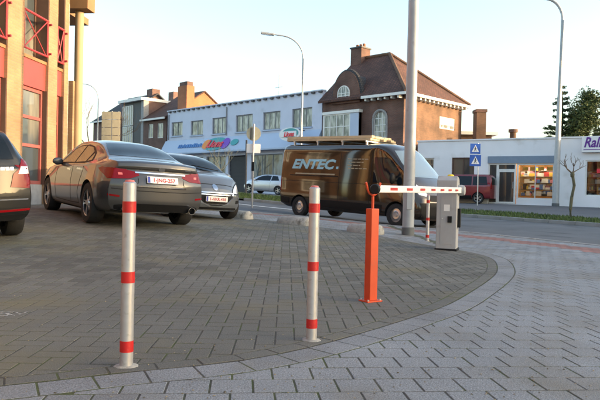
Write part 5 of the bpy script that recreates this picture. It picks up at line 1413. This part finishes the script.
MB().lathe([(0, -.09), (.075, -.09), (.085, -.05), (.085, .05), (.075, .09), (0, .09)], 24, 'x', (bx0-.04, -.0, bz1)).build('hub', 'cabinet_grey', e, smooth=40)
MB().lathe([(0, -.04), (.06, -.04), (.06, .04), (0, .04)], 20, 'x', (bx0, .27, bz1)).build('counterweight', 'cabinet_grey', bo, smooth=40)

# kerb stops: rounded concrete blocks at the far edge of the lot
for i, (pa, pb, lab) in enumerate((((279, 222), (310, 226), 'rounded concrete kerb stop behind the middle bollard, before the van'),
                                   ((349, 231), (382, 235), 'rounded concrete kerb stop behind the orange post'),
                                   ((228, 217), (250, 219), 'rounded concrete kerb stop beside the hatchback front wheel'))):
    yy = (13.95, 12.75, 15.0)[i]; a = at_depth(pa[0], pa[1], yy+.22); b_ = at_depth(pb[0], pb[1], yy-.22)
    A_ = Vector((a.x, a.y)); B_ = Vector((b_.x, b_.y)); d_ = B_-A_; n = 10; c_ = (A_+B_)/2; Lh = d_.length/2; zc_ = g(c_.x, c_.y)
    sec = [(-.17, -.02), (-.16, .07), (-.11, .15), (-.04, .185), (.04, .185), (.11, .15), (.16, .07), (.17, -.02)]
    mb = MB(); ns = len(sec); st = [(-1, .62), (-.93, .9), (-.8, 1), (.8, 1), (.93, .9), (1, .62)]
    mb.add([(u*Lh, y_*k, max(-.02, z_*k)) for u, k in st for y_, z_ in sec], [(q*ns+j, q*ns+j+1, (q+1)*ns+j+1, (q+1)*ns+j) for q in range(len(st)-1) for j in range(ns-1)]+[tuple(range(ns)), tuple((len(st)-1)*ns+j for j in range(ns))[::-1]])
    o = mb.build('kerb_stop', 'concrete', None, smooth=50); o.location = (c_.x, c_.y, zc_); o.rotation_euler = (0, 0, math.atan2(d_.y, d_.x)); tag(o, lab, 'kerb stop', 'concrete kerb stops at the lot edge')

# big lamp post beside the barrier
def curved_lamp(x, y, H, r0, r1, arm, az, label, m='pole_grey', nseg=8, rise=.9, z=None, foot=True, lean=(0, 0), sides=16):
    z = g(x, y) if z is None else z; e = empty('street_lamp', (x, y, z), 0, label, 'street lamp', 'street lamps'); e.rotation_euler = (lean[0], lean[1], 0)
    pts = [(0, 0, -.05), (0, 0, H*.5), (0, 0, H)]; rad = [r0, (r0+r1)/2, r1]
    for k in range(1, nseg+1):
        t = k/nseg*math.pi*.46; pts.append((math.cos(az)*arm*.75*(1-math.cos(t)), math.sin(az)*arm*.75*(1-math.cos(t)), H+rise*math.sin(t))); rad.append(r1*.85)
    p = Vector(pts[-1]); q = p+Vector((math.cos(az)*arm*.3, math.sin(az)*arm*.3, .06)); pts.append(tuple(q)); rad.append(r1*.7)
    MB().tube(pts, rad, sides).build('pole', m, e, smooth=40)
    if foot: MB().lathe([(0, -.02), (r0*1.09, -.02), (r0*1.09, .16), (r0*1.0, .17)], sides).build('foot', 'lamp_dark', e, smooth=40)
    d = Vector((math.cos(az), math.sin(az), .1)); M_ = Matrix.Translation(q+d*.3) @ d.to_track_quat('X', 'Z').to_matrix().to_4x4()
    hd_ = MB().obox(M_, .7, .24, .11).build('lamp_head', m, e, bevel=.03)
    MB().obox(M_ @ Matrix.Translation((.05, 0, -.06)), .45, .18, .03).build('lamp_glass', 'head_lens', hd_)
    return e
e = curved_lamp(2.315, 13.2, 9.2, .125, .098, 2.2, R(60), 'thick grey octagonal lamp post standing right behind the barrier boom', 'lamp_post', sides=12)
MB().box(-.06, .06, -.135, -.118, .55, 1.05).build('service_door', 'lamp_post', e, bevel=.004)
p = at_depth(301.5, 130, 33.2); curved_lamp(p.x, 33.2, 7.55, .075, .045, 1.7, R(180), 'slender street lamp with curved arm rising behind the brown van', rise=1.2, foot=False)
p = at_depth(97.5, 140, 52); curved_lamp(p.x, 52, 7.5, .085, .05, 1.6, R(180), 'slender curved street lamp at the far left, beside the yellow brick building', rise=1.2, foot=False)
p = at_depth(555.5, 206, 36.1); curved_lamp(p.x, 36.1, 10.8, .19, .09, 1.4, R(165), 'tall pale lamp pole standing in front of the low white shop', 'pole_grey', rise=1.3, foot=True, lean=(0, R(.6)))

# crossing signs
p = at_depth(477.5, 203, 34.6); zb = g(p.x, 34.6); s34 = F_PX/34.6
e = empty('crossing_sign', (p.x, 34.6, zb), 0, 'two square blue pedestrian crossing signs stacked on a thin pole', 'sign')
top = at_depth(475.5, 143, 34.6)
MB().tube([(0, 0, -.05), (-.04, 0, top.z-zb)], .03, 8).build('pole', 'galv', e, smooth=40)
for k, (py0, py1) in enumerate(((143.5, 154), (154.7, 166.3))):
    a = at_depth(475.5, py0, 34.55); b_ = at_depth(475.5, py1, 34.55); hs = (a.z-b_.z)/2*.97; cz = (a.z+b_.z)/2-zb; xo = a.x-p.x
    pl = MB().box(xo-hs, xo+hs, -.06, -.035, cz-hs, cz+hs).build('sign_plate', 'sign_blue', e, bevel=.006)
    MB().prism([(xo-hs*.72, cz-hs*.62), (xo+hs*.72, cz-hs*.62), (xo, cz+hs*.75)], -.066, -.061, 'y').build('white_triangle', 'sign_white', pl)
    mb = MB(); q = hs
    mb.prism([(xo-.02*q+q*.09*math.cos(t), cz+.36*q+q*.09*math.sin(t)) for t in np.linspace(0, 6.28, 11)[:-1]], -.071, -.067, 'y')
    for p0, p1, w in (((0, .27), (-.04, -.08), .14), ((-.02, -.05), (.2, -.5), .10), ((-.06, -.05), (-.24, -.5), .10), ((.0, .2), (.22, -.04), .07), ((0, .2), (-.22, .02), .07)):
        A_ = Vector((xo+p0[0]*q, cz+p0[1]*q)); B_ = Vector((xo+p1[0]*q, cz+p1[1]*q)); nn = Vector((-(B_-A_).y, (B_-A_).x)).normalized()*w*q/2
        mb.prism([tuple(A_-nn), tuple(B_-nn), tuple(B_+nn), tuple(A_+nn)], -.071, -.067, 'y')
    mb.build('walking_figure', 'sign_dark', pl)
# sign seen from behind, on a thin pole
d_ = 24.2; p = at_depth(252, 208, d_); zb = g(p.x, d_)
e = empty('road_sign', (p.x, d_, zb), 0, 'round road sign with square plate below, seen from behind, left of the van', 'sign')
top = at_depth(254, 124, d_); MB().tube([(0, 0, -.2), (top.x-p.x, 0, top.z-zb)], .035, 10).build('pole', 'pole_grey', e, smooth=40)
a = at_depth(253.5, 133.5, d_); r_ = 7.2/F_PX*d_
o = MB().lathe([(0, -.012), (r_, -.012), (r_, .012), (0, .012)], 28, 'y', (a.x-p.x, .06, a.z-zb)).build('round_plate', 'sign_back', e)
mb = MB()
for dx in (-.1, .02): mb.box(a.x-p.x+dx-.02, a.x-p.x+dx+.02, .02, .047, a.z-zb-r_*.8, a.z-zb+r_*.8)
mb.build('rear_rib', 'dark_trim', o)
a = at_depth(253.3, 148.3, d_); hw = 6.9/F_PX*d_; hh = 4.5/F_PX*d_
MB().box(a.x-p.x-hw, a.x-p.x+hw, .045, .065, a.z-zb-hh, a.z-zb+hh).build('square_plate', 'sign_white', e, bevel=.004)
MB().box(-.05, .05, -.05, .05, 1.35, 1.7).build('junction_box', 'black_plastic', e, bevel=.01)
# dark slim post before the lilac building
p = at_depth(245.5, 190, 40); e = empty('dark_post', (p.x, 40, g(p.x, 40)), 0, 'slim dark post in front of the roller door of the lilac building', 'post')
MB().tube([(0, 0, -.1), (0, 0, at_depth(246, 140, 40).z-g(p.x, 40))], .06, 10).build('pole', 'dark_trim', e, smooth=40); MB().lathe([(0, -.05), (.11, -.05), (.09, .25), (0, .25)], 12).build('foot', 'dark_trim', e, smooth=40)
# direction board seen from behind
d_ = 42.; p0 = at_depth(101.5, 143, d_); p1 = at_depth(120.5, 111.5, d_); zb = g(p0.x, d_)
e = empty('direction_board', (p0.x, d_, zb), 0, 'beige direction board seen from behind, above the roof of the grey saloon', 'sign')
wdt = p1.x-p0.x; n = 4; hz = p1.z-p0.z
for k in range(n):
    for (u0, u1) in ((0, wdt*.52), (wdt*.56, wdt)): MB().box(u0, u1, -.03, .0, p0.z-zb+hz*k/n, p0.z-zb+hz*(k+1)/n-.03).build('panel', 'board_beige', e)
for u_ in (wdt*.1, wdt*.54, wdt*.9): MB().tube([(u_, .04, -.1), (u_, .04, p1.z-zb)], .05, 8).build('leg', 'pole_grey', e)

# ================================================================== TREES
def bare_tree(name, x, y, label, h, r0, seed, stub=None, twig='twig', m='bark', spread=.5, depth=4, group=None):
    rnd = random.Random(seed); z = g(x, y); e = empty(name, (x, y, z), 0, label, 'tree', group); tr = MB(); tw = MB()
    th = stub or h*.4; pts = [Vector((rnd.gauss(0, .02)*k, rnd.gauss(0, .02)*k, -.1+(th+.1)*k/4)) for k in range(5)]
    tr.tube(pts, [r0*1.25, r0*1.05, r0, r0*.95, r0*.95 if stub else r0*.8], 12)
    if stub: tr.lathe([(0, th-.16), (r0*1.25, th-.1), (r0*1.4, th), (r0*.9, th+.09), (0, th+.11)], 10, c=(pts[-1].x, pts[-1].y, 0))
    def grow(p, d, l_, r_, k):
        q = p; P = [p]
        for _ in range(3):
            d = (d+Vector((rnd.gauss(0, .16), rnd.gauss(0, .16), rnd.gauss(.05, .1)))).normalized(); q = q+d*l_/3; P.append(q)
        tw.tube(P, [r_, r_*.85, r_*.72, r_*.6], 5, False)
        if k > 0:
            for _ in range(rnd.choice((2, 3))):
                nd = (d+Vector((rnd.gauss(0, spread), rnd.gauss(0, spread), rnd.gauss(.15, .3)))).normalized(); grow(P[rnd.choice((2, 3))], nd, l_*rnd.uniform(.55, .8), r_*.55, k-1)
    for k in range(5 if not stub else 4):
        a = k*2.4+rnd.random(); grow(pts[-1], Vector((math.cos(a)*.8, math.sin(a)*.8, rnd.uniform(.35, 1.2))).normalized(), (h-th)*.5, r0*.45 if not stub else r0*.42, depth)
    tr.build('trunk', m, e, smooth=50); tw.build('branches', twig, e, smooth=50); return e
p = at_depth(570.5, 217, 25.3)
bare_tree('pollarded_tree', p.x, 25.3, 'small pollarded tree with bare knobbly trunk on the grass verge', 2.75, .062, 4, stub=1.75, m='bark_green', depth=2, spread=.4)
p = at_depth(222, 190, 52); bare_tree('bare_tree', p.x, 52, 'small bare tree in front of the lilac building below its colourful logo', 4.2, .09, 9, depth=3, twig='timber')
p = at_depth(70, 150, 40); bare_tree('bare_tree', at_depth(91, 150, 60).x, 60, 'leafless tree far left beside the slender curved lamp', 9.0, .14, 11, depth=4, spread=.28)
def leafy(name, x, y, label, h, rad, kind, m, n, seed, base=1.0):
    rnd = random.Random(seed); z = g(x, y); e = empty(name, (x, y, z), 0, label, 'tree', 'evergreen trees behind the white shop')
    MB().tube([(0, 0, -.2), (0, 0, h*.5), (0, 0, h*.93)], [.22, .14, .03], 9).build('trunk', 'bark', e, smooth=50)
    V = []; Fc = []; br = MB()
    def leaf(p, s, nrm=None):
        a = Vector((rnd.gauss(0, 1), rnd.gauss(0, 1), rnd.gauss(0, .6))).normalized(); b_ = a.cross(Vector((rnd.gauss(0, 1), rnd.gauss(0, 1), rnd.gauss(0, 1)))).normalized()
        k = len(V); V.extend([tuple(p-a*s), tuple(p+b_*s*.35), tuple(p+a*s), tuple(p-b_*s*.35)]); Fc.append((k, k+1, k+2, k+3))
    if kind == 'spruce':
        t = base
        while t < h*.98:
            f = (t-base)/(h-base); R_ = rad*(1-f)**.95*rnd.uniform(.7, 1.12)+.1; nb = max(4, int(9*(1-f)+4)); a0_ = rnd.random()*6
            for k in range(nb):
                a = a0_+2*math.pi*k/nb+rnd.gauss(0, .15); Rb = R_*rnd.uniform(.6, 1.12); d = Vector((math.cos(a), math.sin(a), 0))
                P = [Vector((0, 0, t))+d*Rb*u+Vector((0, 0, -.10*Rb*u+.16*Rb*u*u)) for u in (0, .35, .7, 1)]
                br.tube(P, [.03, .022, .014, .006], 4, False)
                for _ in range(int(n*Rb)):
                    u = rnd.random()**.7; q = Vector((0, 0, t))+d*Rb*u+Vector((0, 0, -.10*Rb*u+.16*Rb*u*u)); w = .22*Rb*(1.1-u)+.05
                    leaf(q+Vector((rnd.gauss(0, w*.6), rnd.gauss(0, w*.6), rnd.uniform(-.16, .04))), rnd.uniform(.07, .15))
            t += rnd.uniform(.36, .55)
    else:
        cl = [(Vector((rnd.gauss(0, rad*.42), rnd.gauss(0, rad*.42), base+(h-base)*rnd.random()**.8)), rnd.uniform(.45, .9)) for _ in range(60)]
        for c_, r_ in cl:
            f = (c_.z-base)/(h-base); c_.x *= (1.15-.75*f*f); c_.y *= (1.15-.75*f*f)
            br.tube([Vector((0, 0, max(.5, c_.z-1.2))), c_], [.05, .012], 4, False)
            for _ in range(n):
                v = Vector((rnd.gauss(0, 1), rnd.gauss(0, 1), rnd.gauss(0, 1))).normalized()*r_*rnd.random()**.4; leaf(c_+v, rnd.uniform(.06, .15))
    br.build('branches', 'bark', e)
    me = bpy.data.meshes.new('crown'); me.from_pydata(V, [], Fc); link_mesh('crown', me, m, e); return e
p = at_depth(558, 135, 50); leafy('spruce_tree', p.x+.3, 50, 'dark conical spruce behind the white shop and tall lamp pole', at_depth(560, 82, 50).z-.45, 3.3, 'spruce', 'conifer', 80, 2, 1.)
p = at_depth(586, 135, 49); leafy('round_evergreen', p.x, 49, 'bushy olive evergreen behind the purple shop sign', at_depth(588, 95, 49).z-.45, 1.75, 'bush', 'evergreen', 420, 5, .8)
p = at_depth(601, 135, 53); leafy('tall_cedar', p.x+.8, 53, 'tall blue-green conifer at the right edge, behind the olive evergreen', at_depth(600, 70, 53).z-.45, 2.8, 'spruce', 'conifer_blue', 100, 8, 1.)

# fallen leaf bits, grit and small stones on the paving, too small to count
def litter():
    rnd = random.Random(21); V = []; Fc = []
    for _ in range(900):
        y = 2.4+rnd.random()**1.6*8; x = rnd.uniform(-.55, .55)*y; z = g(x, y)+.001; s = rnd.uniform(.002, .0075); n = len(V); a = rnd.random()*6
        for k in range(5): V.append((x+s*math.cos(a+k*1.257)*rnd.uniform(.6, 1.2), y+s*math.sin(a+k*1.257)*rnd.uniform(.6, 1.2), z))
        V.append((x, y, z+s*rnd.uniform(.3, .8))); Fc += [(n+k, n+(k+1) % 5, n+5) for k in range(5)]
    me = bpy.data.meshes.new('grit'); me.from_pydata(V, [], Fc); tag(link_mesh('grit', me, 'grit'), 'small grit and leaf crumbs scattered over the paving', 'grit', kind='stuff')
mat('grit', (.2, .17, .11), .9, var=0, island=.7)
litter()
